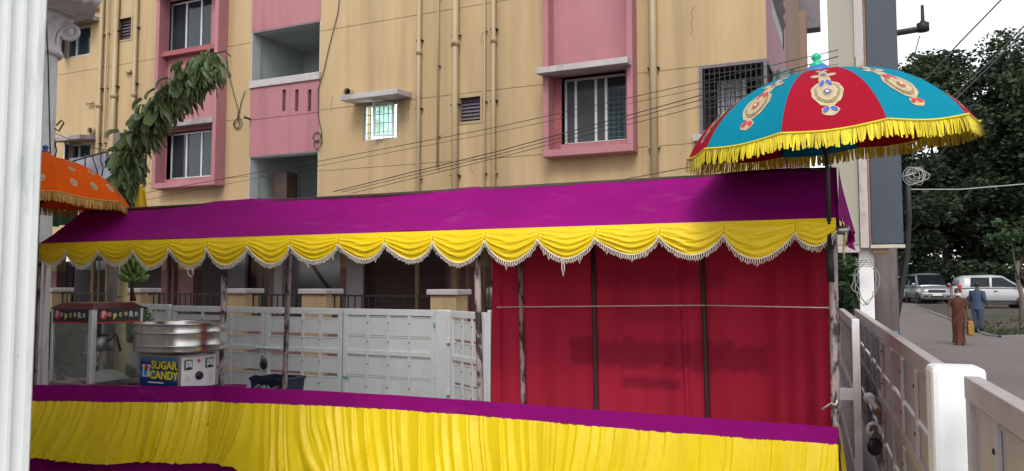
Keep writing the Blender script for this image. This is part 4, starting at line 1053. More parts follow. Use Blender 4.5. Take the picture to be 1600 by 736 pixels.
m = MB(); m.box(.12,.30,-.004,-.003,.055,.066); mk('print_line', m, MT['whitepost'], stk, local=True)
pan_ = CB('control_panel', cw+.0005, cw+.004, .025, cd-.02, .01, ch_-.022, MT['whitepost'])
def meter(y, z):
    m = MB(); m.box(cw+.004, cw+.012, y-.042, y+.042, z-.042, z+.042); g_ = mk('meter', m, MT['black'], pan_, local=True, bevel=.003)
    m = MB(); m.box(cw+.012, cw+.0135, y-.034, y+.034, z-.034, z+.034); mk('dial', m, flat('dial_white', (.7,.72,.72), .3), g_, local=True)
    m = MB(); m.tube([(cw+.015,y+.01,z-.028),(cw+.015,y-.018,z+.018)], .0022, 5); m.box(cw+.0135,cw+.0145,y-.028,y+.028,z-.034,z-.02); mk('needle', m, MT['black'], g_, local=True)
meter(.095, .210); meter(.325, .210)
m = MB(); m.ell((cw+.006,.21,.235), .008,.015,.015); mk('indicator_lamp', m, flat('red_lens', (.45,.02,.02), .3), pan_, smooth=True, local=True)
m = MB(); m.lathe([(.036,0),(.036,.012),(.028,.03),(.02,.032)], 20, (cw+.004,.21,.110), R=Matrix.Rotation(PI/2,3,'Y')); mk('knob', m, MT['black'], pan_, smooth=True, local=True)
for y in (.09, .335):
    m = MB(); m.box(cw+.004, cw+.009, y-.03, y+.03, .062, .132); s_ = mk('switch', m, flat('switch_white', (.75,.75,.74), .35), pan_, local=True, bevel=.003)
    m = MB(); m.box(cw+.009, cw+.013, y-.014, y+.014, .077, .117); mk('rocker', m, flat('rocker_white', (.68,.68,.67), .35), s_, local=True, bevel=.003)
px_, py_ = cw*.5+.02, cd*.5; PR = .378
pz = lambda r, z: [(r-.0005,z-.002),(r,z+.002)]
prof = [(.12,ch_),(.118,ch_+.004),(PR-.03,ch_+.02),(PR-.028,ch_+.022)]
prof += [(PR-.004,ch_+.026),(PR,ch_+.030),(PR,ch_+.034)]
for zr_ in (.075,.185): prof += [(PR,ch_+zr_-.008),(PR+.001,ch_+zr_-.005),(PR+.006,ch_+zr_-.002),(PR+.006,ch_+zr_+.002),(PR+.001,ch_+zr_+.005),(PR,ch_+zr_+.008)]
prof += [(PR,ch_+.245),(PR+.001,ch_+.249),(PR+.008,ch_+.253),(PR+.009,ch_+.259),(PR+.004,ch_+.264),(PR-.005,ch_+.262),(PR-.008,ch_+.256),(PR-.010,ch_+.06),(PR-.02,ch_+.05),(.1,ch_+.045)]
m = MB(); m.lathe(prof, 96, (px_,py_,0)); pan = mk('pan', m, MT['steel'], cmn, smooth=True, local=True)
m = MB(); m.lathe([(.10,ch_+.046),(.10,ch_+.13),(.085,ch_+.15),(.05,ch_+.155)], 28, (px_,py_,0)); mk('spinner_head', m, MT['steeldull'], cmn, smooth=True, local=True)
m = MB(); m.tube([(px_-.5*PR, py_-.55*PR, ch_+.272),(px_+.1*PR, py_-.1*PR, ch_+.28)], .006, 6); mk('stick', m, flat('stick_wood', (.45,.32,.2)), cmn, local=True)
# paper packet on the counter
c = onZ(196,600,ZC); m = MB(); m.obox((c.x,c.y+.06,ZT+.012), .22,.10,.014, Matrix.Rotation(.4,3,'Z'))
tag(mk('paper_packet', m, flat('kraft_paper', (.42,.33,.25), .8), bevel=.003), 'flat brown paper packet between the popcorn and candy machines', 'packet')
# dark blue tub behind the counter, wrapped silver packs in it
c = onY(434, 600, YBK+.5); tb = thing('storage_tub', 'dark blue plastic tub with crinkled silver packs behind the counter', 'tub', (c.x, YBK+.5, 0))
MT['navy'] = M('navy_plastic', (.018,.03,.075), .4, .25, 6); zt_ = onY(434,588,YBK+.5).z
m = MB(); W_ = .215
m.loft([[(c.x+sx*W_*q, YBK+.5+sy*.18*q, z) for sx, sy in ((-1,-1),(1,-1),(1,1),(-1,1))] for q, z in ((.75,.02),(1,zt_-.03),(1.06,zt_-.03),(1.06,zt_),(.96,zt_),(.7,.05))]); mk('shell', m, MT['navy'], tb, bevel=.012)
m = MB(); m.grid(lambda u, v: (c.x-W_+2*W_*u, YBK+.5-.20, zt_-.02+.055*math.sin(PI*u)**.6*v+.012*math.sin(u*11)), 20, 3); mk('draped_bag', m, MT['navy'], tb, smooth=True)
rr = random.Random(3)
for k in range(3):
    m = MB(); q = Vector((c.x-.06+.11*k, YBK+.5-.215, onY(434,609,YBK+.28).z)); m.ell(q, .07, .03, .035, 9, 6, R=Matrix.Rotation(rr.uniform(-.4,.4),3,'Y'))
    for i in range(len(m.v)): m.v[i] = tuple(v_+rr.uniform(-.008,.008) for v_ in m.v[i])
    mk('silver_pack', m, MT['steel'], tb)

# ================================================================== PARASOLS
def umbrella(name, label, base, zc_, R, Hd, tx, ty, matA, matB, fringeM, rot0, finA, finB, decor, lean=(0,0), zbase=0, splice=None, poleM=None, n=8):
    U = thing(name, label, 'umbrella', (base[0], base[1], zbase))
    Rt = Matrix.Rotation(tx,3,'X') @ Matrix.Rotation(ty,3,'Y'); O = Vector((lean[0], lean[1], zc_-zbase))
    def S(a, r, off=0):
        # ribs stand proud, cloth between is pulled flatter
        k = ((a-rot0)/(2*PI/n)) % 1; fl = math.cos((k-.5)*2*PI/n)/math.cos(PI/n)
        fl = 1/ (1 + (1/ (math.cos(PI/n)/math.cos((k-.5)*2*PI/n)) - 1)*.75) if False else 1 - .75*(1-math.cos(PI/n)/math.cos((k-.5)*2*PI/n))
        rr_ = R*r*fl; z = Hd*(math.sqrt(1-(.93*r)**2)-.3676)/.6324 - .05*math.sin(PI*k)*r**3*.4
        nrm = Vector((math.cos(a)*r*.9, math.sin(a)*r*.9, .75)).normalized()
        return O + Rt @ (Vector((rr_*math.cos(a), rr_*math.sin(a), z)) + nrm*off)
    for i in range(n):
        a0, a1 = rot0+2*PI*i/n, rot0+2*PI*(i+1)/n
        m = MB(); m.grid(lambda u, v: S(a0+(a1-a0)*(.0005+.999*u), .04+.96*v), 14, 22)
        mm = MB(); mm.grid(lambda u, v: S(a0+(a1-a0)*(.0005+.999*u), .04+.96*v, -.004), 14, 22)
        m.add(mm.v, [f[::-1] for f in mm.f])
        pn = mk('canopy_panel', m, matA if i % 2 == 0 else matB, U, smooth=True, local=True)
        decor(pn, S, (a0+a1)/2, (a1-a0), i, R)
        fm = MB(); r_ = random.Random(i+int(R*1000)+len(name)); ns = 368//n
        for q in range(ns):
            for layer in range(2):
                t = (q+.5+.4*layer+r_.uniform(-.2,.2))/ns; a = a0+(a1-a0)*t; p = S(a, 1.0, .003+.004*layer)
                tg = Rt @ Vector((-math.sin(a), math.cos(a), 0)); l = r_.uniform(.070,.088); w = r_.uniform(.0035,.0065)
                out = Rt @ Vector((math.cos(a), math.sin(a), 0)); sw_ = r_.uniform(-.012,.012); ob = r_.uniform(.0,.02)
                p1 = p + out*ob*.6 + tg*sw_*.4 - Vector((0,0,l*.5)); p2 = p + out*ob + tg*sw_ - Vector((0,0,l))
                fm.add([p-tg*w, p+tg*w, p1+tg*w, p1-tg*w, p2+tg*w*.8, p2-tg*w*.8], [(0,1,2,3),(3,2,4,5)])
        fm.tube([S(a0+(a1-a0)*q/14, 1.0, .006)+Vector((0,0,.004)) for q in range(15)], .007, 5)
        mk('fringe', fm, fringeM, pn, local=True)
        rb = MB(); rb.tube([S(a0, .04+.95*q/10, -.012) for q in range(11)], .005, 5)
        rib = mk('rib', rb, MT['iron'], U, smooth=True, local=True)
        stt = MB(); stt.tube([S(a0, .55, -.015), O+Rt@Vector((0,0,-.06))], .004, 5); mk('strut', stt, MT['iron'], rib, local=True)
    top = O + Rt@Vector((0,0,Hd)); foot = Vector((0,0,0))
    m = MB(); m.tube([foot, foot.lerp(O+Rt@Vector((0,0,-.1)), .98), O+Rt@Vector((0,0,Hd*.5)), top], .0135, 10); mk('pole', m, poleM or MT['black'], U, smooth=True, local=True)
    if splice:
        m = MB(); m.tube([foot.lerp(O, splice[0]), foot.lerp(O, splice[1])], .021, 12); mk('sleeve', m, MT['iron'], U, smooth=True, local=True)
    m = MB(); m.lathe([(.0,.045),(.05,.035),(.075,.01),(.085,-.012)][::-1], 20, top, R=Rt); mk('crown_cap', m, finB, U, smooth=True, local=True)
    m = MB(); m.lathe([(.045,.02),(.042,.045),(.022,.06),(.02,.07),(.03,.085),(.026,.10),(.012,.112),(.001,.116)], 18, top, R=Rt); mk('finial', m, finA, U, smooth=True, local=True)
    return U
MT['tealc'] = M('turquoise_canopy_cloth', (.004,.265,.39), .8, .06, 3, bump=.08, bscale=160, spec=.10, trans=.28)
MT['redc'] = M('crimson_canopy_cloth', (.42,.010,.032), .8, .06, 3, bump=.08, bscale=160, spec=.10, trans=.28)
MT['yfr'] = M('bright_yellow_fringe', (.72,.58,.02), .7, .12, 20, island=.25, trans=.06)
MT['orfr'] = M('golden_fringe', (.50,.28,.06), .7, .15, 20, island=.25, trans=.06)
MT['orange'] = M('orange_canopy_cloth', (.84,.125,.006), .8, .07, 3, bump=.08, bscale=160, spec=.10, trans=.25)
MT['zari'] = M('gold_embroidery', (.55,.44,.27), .5, .25, 60, bump=.5, bscale=220, metal=.25)
MT['zari2'] = M('dark_gold_embroidery', (.36,.26,.13), .5, .3, 60, bump=.5, bscale=220, metal=.25)
MT['gemr'] = flat('red_bead', (.6,.03,.03), .3); MT['gemb'] = flat('blue_bead', (.06,.10,.42), .3); MT['gemw'] = flat('white_bead', (.7,.7,.68), .3)
def motif(pn, S, am, da, i, R):
    m = MB()
    def disc(cs, cr, rs, rr_, off, mi, n=18, tilt=0, scal=0):
        cr += .085
        pts = []
        for k in range(n):
            t = 2*PI*k/n; q = 1 + (scal*math.cos(t*9) if scal else 0); x, y = rs*math.cos(t)*q, rr_*math.sin(t)*q
            x, y = x*math.cos(tilt)-y*math.sin(tilt), x*math.sin(tilt)+y*math.cos(tilt)
            r = cr + y/R; pts.append(S(am + (cs+x)/(R*max(r,.1)), r, off))
        c = S(am + cs/(R*cr), cr, off+.001)
        m.add([c]+pts, [(0, 1+k, 1+(k+1) % n) for k in range(n)], mi)
    bead = 2 if i % 2 else 3
    disc(0,.690,.083,.092,.003,0,24,0,.03); disc(0,.825,.046,.022,.003,0,14,0,.06); disc(0,.555,.032,.075,.0025,0); disc(0,.470,.030,.03,.003,0)
    for s in (-1,1): disc(s*.042,.475,.026,.022,.003,0)
    disc(0,.415,.022,.028,.003,0); disc(0,.355,.034,.022,.003,0,14,0,.12)
    disc(0,.690,.066,.074,.005,1,22); disc(0,.690,.054,.062,.007,0,20); disc(0,.700,.024,.024,.009,1); disc(0,.700,.016,.016,.011,bead); disc(0,.700,.008,.008,.013,4)
    for s in (-1,1): disc(s*.018,.605,.011,.034,.008,bead,12,-s*.25); disc(s*.02,.820,.019,.010,.007,bead,10,s*.4)
    disc(0,.470,.014,.014,.008,bead); disc(0,.360,.013,.010,.008,bead); disc(0,.415,.009,.009,.008,4)
    mk('motif', m, [MT['zari'], MT['zari2'], MT['gemr'], MT['gemb'], MT['gemw']], pn, local=True)
def dots(pn, S, am, da, i, R):
    for cr, fs in ((.88,(-.32,.05,.36)),(.68,(-.22,.24)),(.45,(.05,))):
        for f_ in fs:
            m = MB(); a = am + da*f_ + (.08 if i % 2 else -.05)
            for rad_, off, mi in ((.033,.003,0),(.022,.005,1),(.011,.007,0)):
                c = S(a, cr, off+.001); pts = [S(a+rad_*math.cos(t)/(R*cr), cr+rad_*math.sin(t)/R, off) for t in [2*PI*k/16 for k in range(16)]]
                m.add([c]+pts, [(0,1+k,1+(k+1) % 16) for k in range(16)], mi)
            mk('embroidered_dot', m, [MT['zari'], MT['zari2']], pn, local=True)
ub = onY(1300, 500, YS-.03)
umbrella('festival_umbrella', 'turquoise and crimson festival umbrella with gold motifs and yellow fringe', (ub.x, YS-.03), onY(1306,222,YS).z, .822, .43,
         math.radians(5), math.radians(-4), MT['redc'], MT['tealc'], MT['yfr'], math.radians(-90+5-18), flat('green_finial', (.02,.42,.22), .35), flat('blue_cap', (.02,.16,.42), .4), motif,
         lean=(onY(1290,240,YS).x-ub.x+.0, 0), zbase=onY(1300,441,YS-.03).z, splice=(.0,.26), n=10)
uo = onY(56, 470, YS-.06)
umbrella('festival_umbrella', 'orange festival umbrella with golden dots standing at the left stall corner', (uo.x, YS-.06), onY(56,313,YS).z, .835, .43,
         math.radians(-3), math.radians(2), MT['orange'], MT['orange'], MT['orfr'], math.radians(-70), flat('blue_finial', (.02,.06,.30), .35), MT['orange'], dots, lean=(.0,0))

# ================================================================== BANANA LEAF ARCH
YA = 6.5
MT['leafA'] = M('banana_leaf', (.165,.25,.10), .42, .25, 5, (1,1,1), .2, 60, spec=.5, trans=.15, dirt=((.16,.20,.07), 5, .55, .75, (1,1,1), .6))
MT['leafB'] = M('banana_leaf_pale', (.28,.37,.19), .45, .25, 5, (1,1,1), .2, 60, spec=.5, trans=.15)
MT['leafC'] = M('banana_leaf_drying', (.20,.22,.07), .5, .25, 5, (1,1,1), .2, 60, trans=.15)
pth = [onY(x, y, YA) for x, y in ((205,322),(203,298),(202,272),(206,245),(219,218),(238,192),(260,168),(284,144),(310,121),(336,102))]
arch = thing('banana_leaf_arch', 'curved arch of folded green banana leaves rising behind the stall', 'leaf arch', (pth[0].x, YA, 0))
m = MB(); tr0 = onY(190,480,YA)
m.tube([(tr0.x,YA,0),(tr0.x,YA,1.2),(tr0.x+.02,YA,1.9),pth[0],pth[1],pth[3]], [.062,.058,.055,.04,.035,.03], 14)
MT['stem'] = M('banana_stem', (.62,.52,.24), .55, .15, 8, (1,1,.2), .2, 40, dirt=((.14,.08,.04), 7, .6, .7, (1,1,1), .8))
tk = mk('trunk', m, MT['stem'], arch, smooth=True)
for z in (1.25, 1.52, 1.78):
    m = MB(); m.tube([(tr0.x+.061*math.cos(a), YA+.061*math.sin(a), z+.01*math.sin(a)) for a in [2*PI*k/16 for k in range(16)]], .005, 5, closed=True); mk('sheath_ring', m, MT['iron'], tk)
m = MB(); m.tube(pth[2:], .018, 8); mk('bent_pole', m, MT['brownpole'], arch, smooth=True)
def leafmesh(seed, Ln, Wd, fold, cutf=None):
    """a torn strip of banana leaf, creased along its rib, with a cut or pointed end"""
    r = random.Random(seed); m = MB(); cv = r.uniform(-.6,.9); tw = r.uniform(-.9,.9); cut = r.choice((0,0,1)) if cutf is None else cutf; sk = r.uniform(-.5,.5)
    def f(u, v):
        w = Wd*(.75+.25*math.sin(PI*min(1,.3+v*.7)))
        if cut == 0 and v > .6: w *= 1-(v-.6)*1.9
        x = (u-.5)*2*w; ang = tw*v
        y = -abs(u-.5)*2*w*fold - .09*math.sin(v*PI*.8)*cv + .008*math.sin(u*11+v*5+seed)
        z = -Ln*v - (u-.5)*Wd*sk*v*2 + .012*math.sin(u*14+seed)*v
        return (x*math.cos(ang)-y*math.sin(ang), x*math.sin(ang)+y*math.cos(ang), z)
    m.grid(f, 4, 7); return m
lm = []
for k in range(16):                                         # 0-9 hanging strips, 10-15 broad folded pieces
    m = leafmesh(k, .17+.035*(k % 5), .019+.007*(k % 4), .45) if k < 10 else leafmesh(k, .17+.03*(k % 3), .036+.012*(k % 3), .5, 1)
    o = mk('leaf', m, [MT['leafA'],MT['leafA'],MT['leafB'],MT['leafA'],MT['leafC'],MT['leafA']][k % 6] if k < 10 else [MT['leafB'],MT['leafA'],MT['leafA']][k % 3], arch, smooth=True, local=True); lm.append(o)
rl = random.Random(12); placed = set(); NL = 290
for k in range(NL):
    t = (k+rl.random())/NL*(len(pth)-1); i = min(len(pth)-2, int(t)); p = pth[i].lerp(pth[i+1], t-i)
    broad = k % 4 == 0
    span = .50 if i > 3 else .36
    dd_ = (pth[i+1]-pth[i]).normalized(); nn_ = Vector((-dd_.z,0,dd_.x)); nn_ = nn_ if nn_.z > 0 else -nn_
    if i < 2: nn_ = Vector((-1,0,.1))
    off_ = rl.uniform(-.04,.13) if broad else rl.uniform(-.12,.19); off_ *= (1 if i > 2 else .45)
    p = p + nn_*off_ + Vector((0, rl.uniform(-.14,.10) - (.08 if broad else 0), .03))
    kk = rl.randrange(10,16) if broad else rl.randrange(10); src = lm[kk]
    l = p - arch.location; s = rl.uniform(.8,1.2)
    ro = (rl.uniform(-.3,.3), rl.uniform(-.55,.0) if i > 3 else rl.uniform(-.4,.4), rl.uniform(-.6,.6))
    if broad: ro = (rl.uniform(-.9,-.1), rl.uniform(-.6,.5), rl.uniform(-.7,.7))
    if kk not in placed: placed.add(kk); src.location = l; src.rotation_euler = ro
    else: linkcopy(src, arch, l, ro, (s,1,s))
# the packed strips behind and between
lmass = MB(); rl = random.Random(31)
for k in range(900):
    t = rl.random()*(len(pth)-1); i = min(len(pth)-2, int(t)); p = pth[i].lerp(pth[i+1], t-i)
    dd_ = (pth[i+1]-pth[i]).normalized(); nn_ = Vector((-dd_.z,0,dd_.x)); nn_ = nn_ if nn_.z > 0 else -nn_
    if i < 2: nn_ = Vector((-1,0,.1))
    p = p + nn_*rl.uniform(-.10,.19)*(1 if i > 2 else .55) + Vector((0,rl.uniform(-.10,.14),.03))
    src = leafmesh(200+k, rl.uniform(.13,.26), rl.uniform(.012,.030), .45)
    Rm = Matrix.Rotation(rl.uniform(-.8,.8),3,'Z') @ Matrix.Rotation(rl.uniform(-.6,.15),3,'Y') @ Matrix.Rotation(rl.uniform(-.35,.35),3,'X')
    lmass.add([p + Rm @ Vector(q) for q in src.v], src.f, rl.choice((0,0,1,0,2)))
stuff(mk('leaf_mass', lmass, [MT['leafA'], MT['leafB'], MT['leafC']], arch, smooth=True))
# drooping tip leaf
m = MB(); m.grid(lambda u, v: onY(328,100,YA-.1)+Vector((v*.22+.0, .03*math.sin(u*5), .08*math.sin(v*2.2)-.25*v*v+(u-.5)*.13*math.sin(PI*min(1,.2+v*.8)))), 4, 8); mk('leaf', m, MT['leafA'], arch, smooth=True)
m = MB(); m.tube([onY(318,92,YA), onY(335,84,YA), onY(352,80,YA), onY(360,88,YA)], .008, 5); mk('twig', m, MT['brownpole'], arch)
# yellow cloth tied at its foot
m = MB(); c = onY(222,305,YA-.15)
m.grid(lambda u, v: c+Vector(((u-.5)*.26*(.35+.65*v), .03*math.sin(u*11), .10-.28*v+.04*math.sin(u*7))), 16, 10)
tag(mk('yellow_cloth', m, MT['yellow'], smooth=True), 'small yellow cloth tied at the foot of the leaf arch', 'cloth')
# banana bunch hanging on its stalk
bb = onY(208,470,YA-.12); bu = thing('banana_bunch', 'green banana bunch on its stalk beside the pale stem', 'bananas', bb)
stop = onY(211,395,YA-.12)
m = MB(); m.tube([bb, onY(206,450,YA-.12), onY(210,430,YA-.12), stop], [.035,.018,.014,.012], 8); mk('stalk', m, MT['brownpole'], bu, smooth=True)
MT['banana'] = M('green_banana', (.16,.27,.06), .45, .2, 9, dirt=((.05,.05,.02),12,.66,.74,(1,1,1),.6))
bm = MB(); bm.tube([(0,0,0),(.03,0,.02),(.075,0,.055),(.10,0,.10),(.105,0,.14),(.102,0,.155)], [.007,.016,.021,.020,.012,.005], 8)
ban = None
for row in range(5):
    for q in range(9):
        a = 2*PI*q/9+row*.3; p = Vector(onY(209,440-row*8,YA-.12)) - bu.location
        if ban is None: ban = mk('banana', bm, MT['banana'], bu, smooth=True, local=True); ban.location = p; ban.rotation_euler = (0,-.1*row+.35,a); ban.rotation_euler = (0,.5-.22*row,a)
        else: linkcopy(ban, bu, p, (0,.5-.22*row,a), (1,1,1))

# ================================================================== LEFT UTILITY POLE, TARP, WIRES
YP = 9.6; c = onY(178,470,YP)
up_ = thing('utility_pole', 'weathered dark utility pole beside the leaf arch', 'pole', (c.x, YP, 0))
m = MB(); m.tube([(c.x,YP,0),(c.x,YP,2.5),(onY(184,208,YP).x,YP,onY(184,208,YP).z)], [.10,.085,.07], 12); mk('shaft', m, MT['concpole'], up_, smooth=True)
m = MB(); z = onY(186,268,YP).z; m.lathe([(.06,0),(.06,.12),(.04,.16)], 12, (c.x-.03,YP-.1,z)); mk('insulator', m, MT['black'], up_, smooth=True)
YT = 11.0; tp = MB()
ta, tb_, tc_, td = onY(108,247,YT), onY(181,238,YT), onY(181,300,YT), onY(100,300,YT)
def tarp(u, v):
    p = (ta.lerp(tb_, u)).lerp(td.lerp(tc_, u), v); return p + Vector((0, .05*math.sin(u*9+v*3), -.03*math.sin(PI*u)*(1-v)+.02*math.sin(v*12+u*4)))
tp.grid(tarp, 24, 16); tag(mk('tarpaulin', tp, M('grey_tarpaulin', (.27,.27,.33), .6, .15, 3, bump=.2, bscale=30), smooth=True), 'grey tarpaulin sheet hung beside the utility pole', 'tarpaulin')
def wire(pts, Y, r, label, mat=None, fn=None):
    m = MB(); P = [onY(x, y, Y) if not isinstance(Y, str) else onD(x, y, float(Y)) for x, y in pts]
    Q = []
    for a, b in zip(P[:-1], P[1:]):
        for k in range(6): Q.append(a.lerp(b, k/6))
    Q.append(P[-1]); m.tube(Q, r, 5); return tag(mk('overhead_wire', m, mat or MT['cable'], smooth=True), label, 'wire')
Wr = MT['cable']
wire([(180,310),(350,279),(520,248),(780,198),(1095,128),(1310,78)], 10.5, .0055, 'highest thin overhead wire across the yellow facade')
wire([(200,318),(520,255),(780,206),(1095,138),(1310,100)], 10.55, .004, 'faintest thin overhead wire just under the highest one')
wire([(520,300),(640,270),(780,236),(1095,149),(1310,88)], 10.3, .007, 'thick twisted overhead wire dipping towards the stall ridge')
wire([(535,300),(780,241),(1095,156),(1310,104)], 10.35, .0055, 'overhead wire running close below the thick twisted one')
wire([(550,302),(780,246),(1095,166),(1310,118)], 10.4, .005, 'lowest overhead wire meeting the stall ridge')
wire([(950,285),(1095,258),(1320,215)], 10.2, .006, 'short low wire passing behind the festival umbrella')
wire([(70,270),(120,250),(185,232)], 9.4, .016, 'thick black service cable above the orange umbrella')
wire([(78,205),(110,218),(150,232),(185,238)], 9.5, .007, 'thin service wire sloping down to the utility pole')
# hanging tangle near the column
m = MB()
for pts in (((80,188),(84,200),(92,205),(100,192),(96,188),(88,196)),((82,196),(84,215),(88,235),(86,245),(80,240)),((84,204),(78,215),(82,228),(88,222)),((60,187),(72,188),(82,186))):
    m.tube([onD(x,y,9.3) for x, y in pts], .010, 5)
tag(mk('cable_tangle', m, MT['cable'], smooth=True), 'tangle of black cables hanging beside the white column', 'cables')
m = MB()
for pts in (((133,240),(133,262)),((143,240),(148,256),(153,272)),((160,235),(157,250),(161,262),(159,275)),((166,238),(168,252),(164,262)),((176,236),(176,290))):
    m.tube([onY(x,y,10.6) for x, y in pts], .014, 5)
tag(mk('cable_tangle', m, MT['cable'], smooth=True), 'black cables and junctions dangling in front of the tarpaulin', 'cables')
# dark green cloth behind the orange umbrella
m = MB(); a = onY(71,331,8.4); b = onY(118,352,8.4)
m.grid(lambda u, v: Vector((a.x+(b.x-a.x)*u, 8.4+.03*math.sin(u*20), a.z+(b.z-a.z)*v+.01*math.sin(u*13)*v)), 20, 4)
tag(mk('green_cloth', m, M('dark_green_cloth', (.01,.07,.028), .8, .2, 6), smooth=True), 'dark green cloth strip hanging under the orange umbrella', 'cloth')

# ================================================================== SIGNBOARD ON A WHITE POST, POLES BY THE LANE
YQ = 12.2
sg = thing('signboard', 'tall two panel signboard, beige and blue grey, on a white post', 'signboard', (onY(1352,480,YQ).x, YQ, 0))
def QB(name, a, b, y0, y1, pa, pb, mat, par=None, Yq=None, **kw):
    Yq = Yq or YQ; m = MB(); x0, x1 = onY(a,380,Yq).x, onY(b,380,Yq).x; z0 = 0 if pb is None else onY((a+b)/2,pb,Yq).z; z1 = onY((a+b)/2,pa,Yq).z
    m.box(x0,x1,y0,y1,z0,z1); return mk(name, m, mat, par or sg, **kw)
MT['beige'] = M('faded_beige_board', (.33,.31,.25), .7, .08, 1.2, (1,1,.3), .1, 30, dirt=((.16,.12,.09), 1.5, .55, .85, (1,1,.4), .7))
MT['slate'] = M('blue_grey_board', (.040,.052,.072), .6, .14, 1.4, (1,1,.4), .12, 30, dirt=((.16,.20,.21), 1.1, .62, .85, (1,1,.5), .5))
MT['oldwood'] = M('flaking_white_timber', (.46,.41,.38), .85, .15, 6, (1,1,.3), .3, 40, dirt=((.17,.12,.10), 6, .5, .7, (1,1,.3), .8))
QB('beige_panel', 1302, 1344, YQ, YQ+.10, -140, 383, MT['beige'], bevel=.01)
QB('frame_bar', 1344.5, 1358, YQ-.06, YQ+.12, -140, 388, MT['oldwood'], bevel=.01)
QB('post', 1341, 1364, YQ+.125, YQ+.33, 380, None, MT['whitepost'], bevel=.012)
QB('slate_panel', 1362, 1412, YQ-.02, YQ+.10, -140, 381, MT['slate'], bevel=.01)
QB('edge_strip', 1358.5, 1361.6, YQ-.03, YQ+.11, -140, 383, M('rusty_edge', (.24,.14,.09), .8, .3, 6), bevel=.002)
QB('bottom_rail', 1309, 1343, YQ-.05, YQ+.09, 384, 395, MT['oldwood'], bevel=.006)
QB('bottom_rail', 1360, 1414, YQ-.06, YQ+.12, 382.5, 388, M('pale_timber', (.50,.46,.36), .8), bevel=.006)
QB('packing_block', 1363, 1388, YQ-.03, YQ+.1, 389, 397, M('dark_timber', (.16,.09,.05), .8), bevel=.004)
cb = MB(); r_ = random.Random(4)
for k in range(5):
    P = []; x0 = r_.uniform(-4,4)
    for t in range(13):
        a = t/12; side = math.sin(PI*a)*r_.uniform(16,22)*(1 if k % 2 else -1)
        P.append(onY(1353+x0+side, 402+76*a+r_.uniform(-2.5,2.5), YQ-.14-.02*k))
    cb.tube(P, .006, 5)
for k in range(4):
    P = [onY(1352+15*math.cos(t), 404+k*3+3*math.sin(t), YQ-.15) for t in [PI*q/8 for q in range(9)]]; cb.tube(P, .006, 5)
mk('cable_loops', cb, M('grey_cable', (.30,.30,.27), .6), sg, smooth=True)
coil = MB()
for k in range(7):
    cx, cy, rx, ry = 1430+r_.uniform(-7,7), 270+r_.uniform(-6,6), r_.uniform(7,18), r_.uniform(5,14)
    coil.tube([onY(cx+rx*math.cos(t), cy+ry*math.sin(t), YQ+.3+.02*k) for t in [2*PI*q/24 for q in range(24)]], .005, 5, closed=True)
coil.tube([onY(1412,276,YQ+.3), onY(1432,270,YQ+.35)], .012, 5)
tag(mk('cable_coil', coil, M('pale_grey_cable', (.36,.37,.36), .6), smooth=True), 'pale coil of cable beside the blue grey panel', 'cable coil')
# concrete pole with cross arm
DP = 15.0
def lanepole(name, label, pa, r0, arm):
    b = onG(pa, 514) if False else onY(pa, 505, DP); p = thing(name, label, 'pole', (b.x, DP, 0))
    m = MB(); m.tube([(b.x,DP,0),(b.x,DP,3),(b.x,DP,9)], [r0,r0*.95,r0*.8], 14); mk('shaft', m, MT['concpole'], p, smooth=True)
    if arm:
        a = onY(1398,52,DP); e = onY(1446,44,DP)
        m = MB(); m.tube([a,e], .055, 8); ar = mk('cross_arm', m, MT['iron'], p)
        e2 = onY(1442,40,DP); m = MB(); m.lathe([(.10,-.10),(.10,.04),(.05,.06),(.03,.10),(.025,.36),(.01,.37)], 12, e2); mk('insulator', m, MT['iron'], ar, smooth=True)
        m = MB(); m.tube([onY(1437,56,DP), onY(1425,100,DP)], .008, 4); mk('stay', m, MT['cable'], ar)
lanepole('utility_pole', 'stout concrete utility pole with an iron cross arm behind the signboard', 1377, .20, True)
lanepole('utility_pole', 'slimmer concrete pole standing close behind the signboard pole', 1393, .13, False)
m = MB(); m.tube([onD(1418,260,13.4), onD(1420,340,13.4), onD(1417,400,13.4), onD(1405,470,13.4), onD(1396,520,13.4)], [.04,.045,.05,.055,.055], 8)
lp = tag(mk('leaning_pipe', m, MT['iron'], smooth=True), 'dark curved pipe leaning against the concrete poles', 'pipe')
wire([(1570,-6),(1500,66),(1432,140)], '16', .016, 'steep wire coming down to the umbrella from the sky')
wire([(1640,0),(1545,98),(1470,168)], '17', .018, 'upper of the twin wires crossing the dark trees')
wire([(1650,0),(1550,100),(1472,176)], '17.3', .018, 'lower of the twin wires crossing the dark trees')
wire([(1418,296),(1500,296),(1620,286)], '14', .011, 'pale horizontal wire in front of the dark trees', M('pale_wire', (.35,.36,.36), .5))

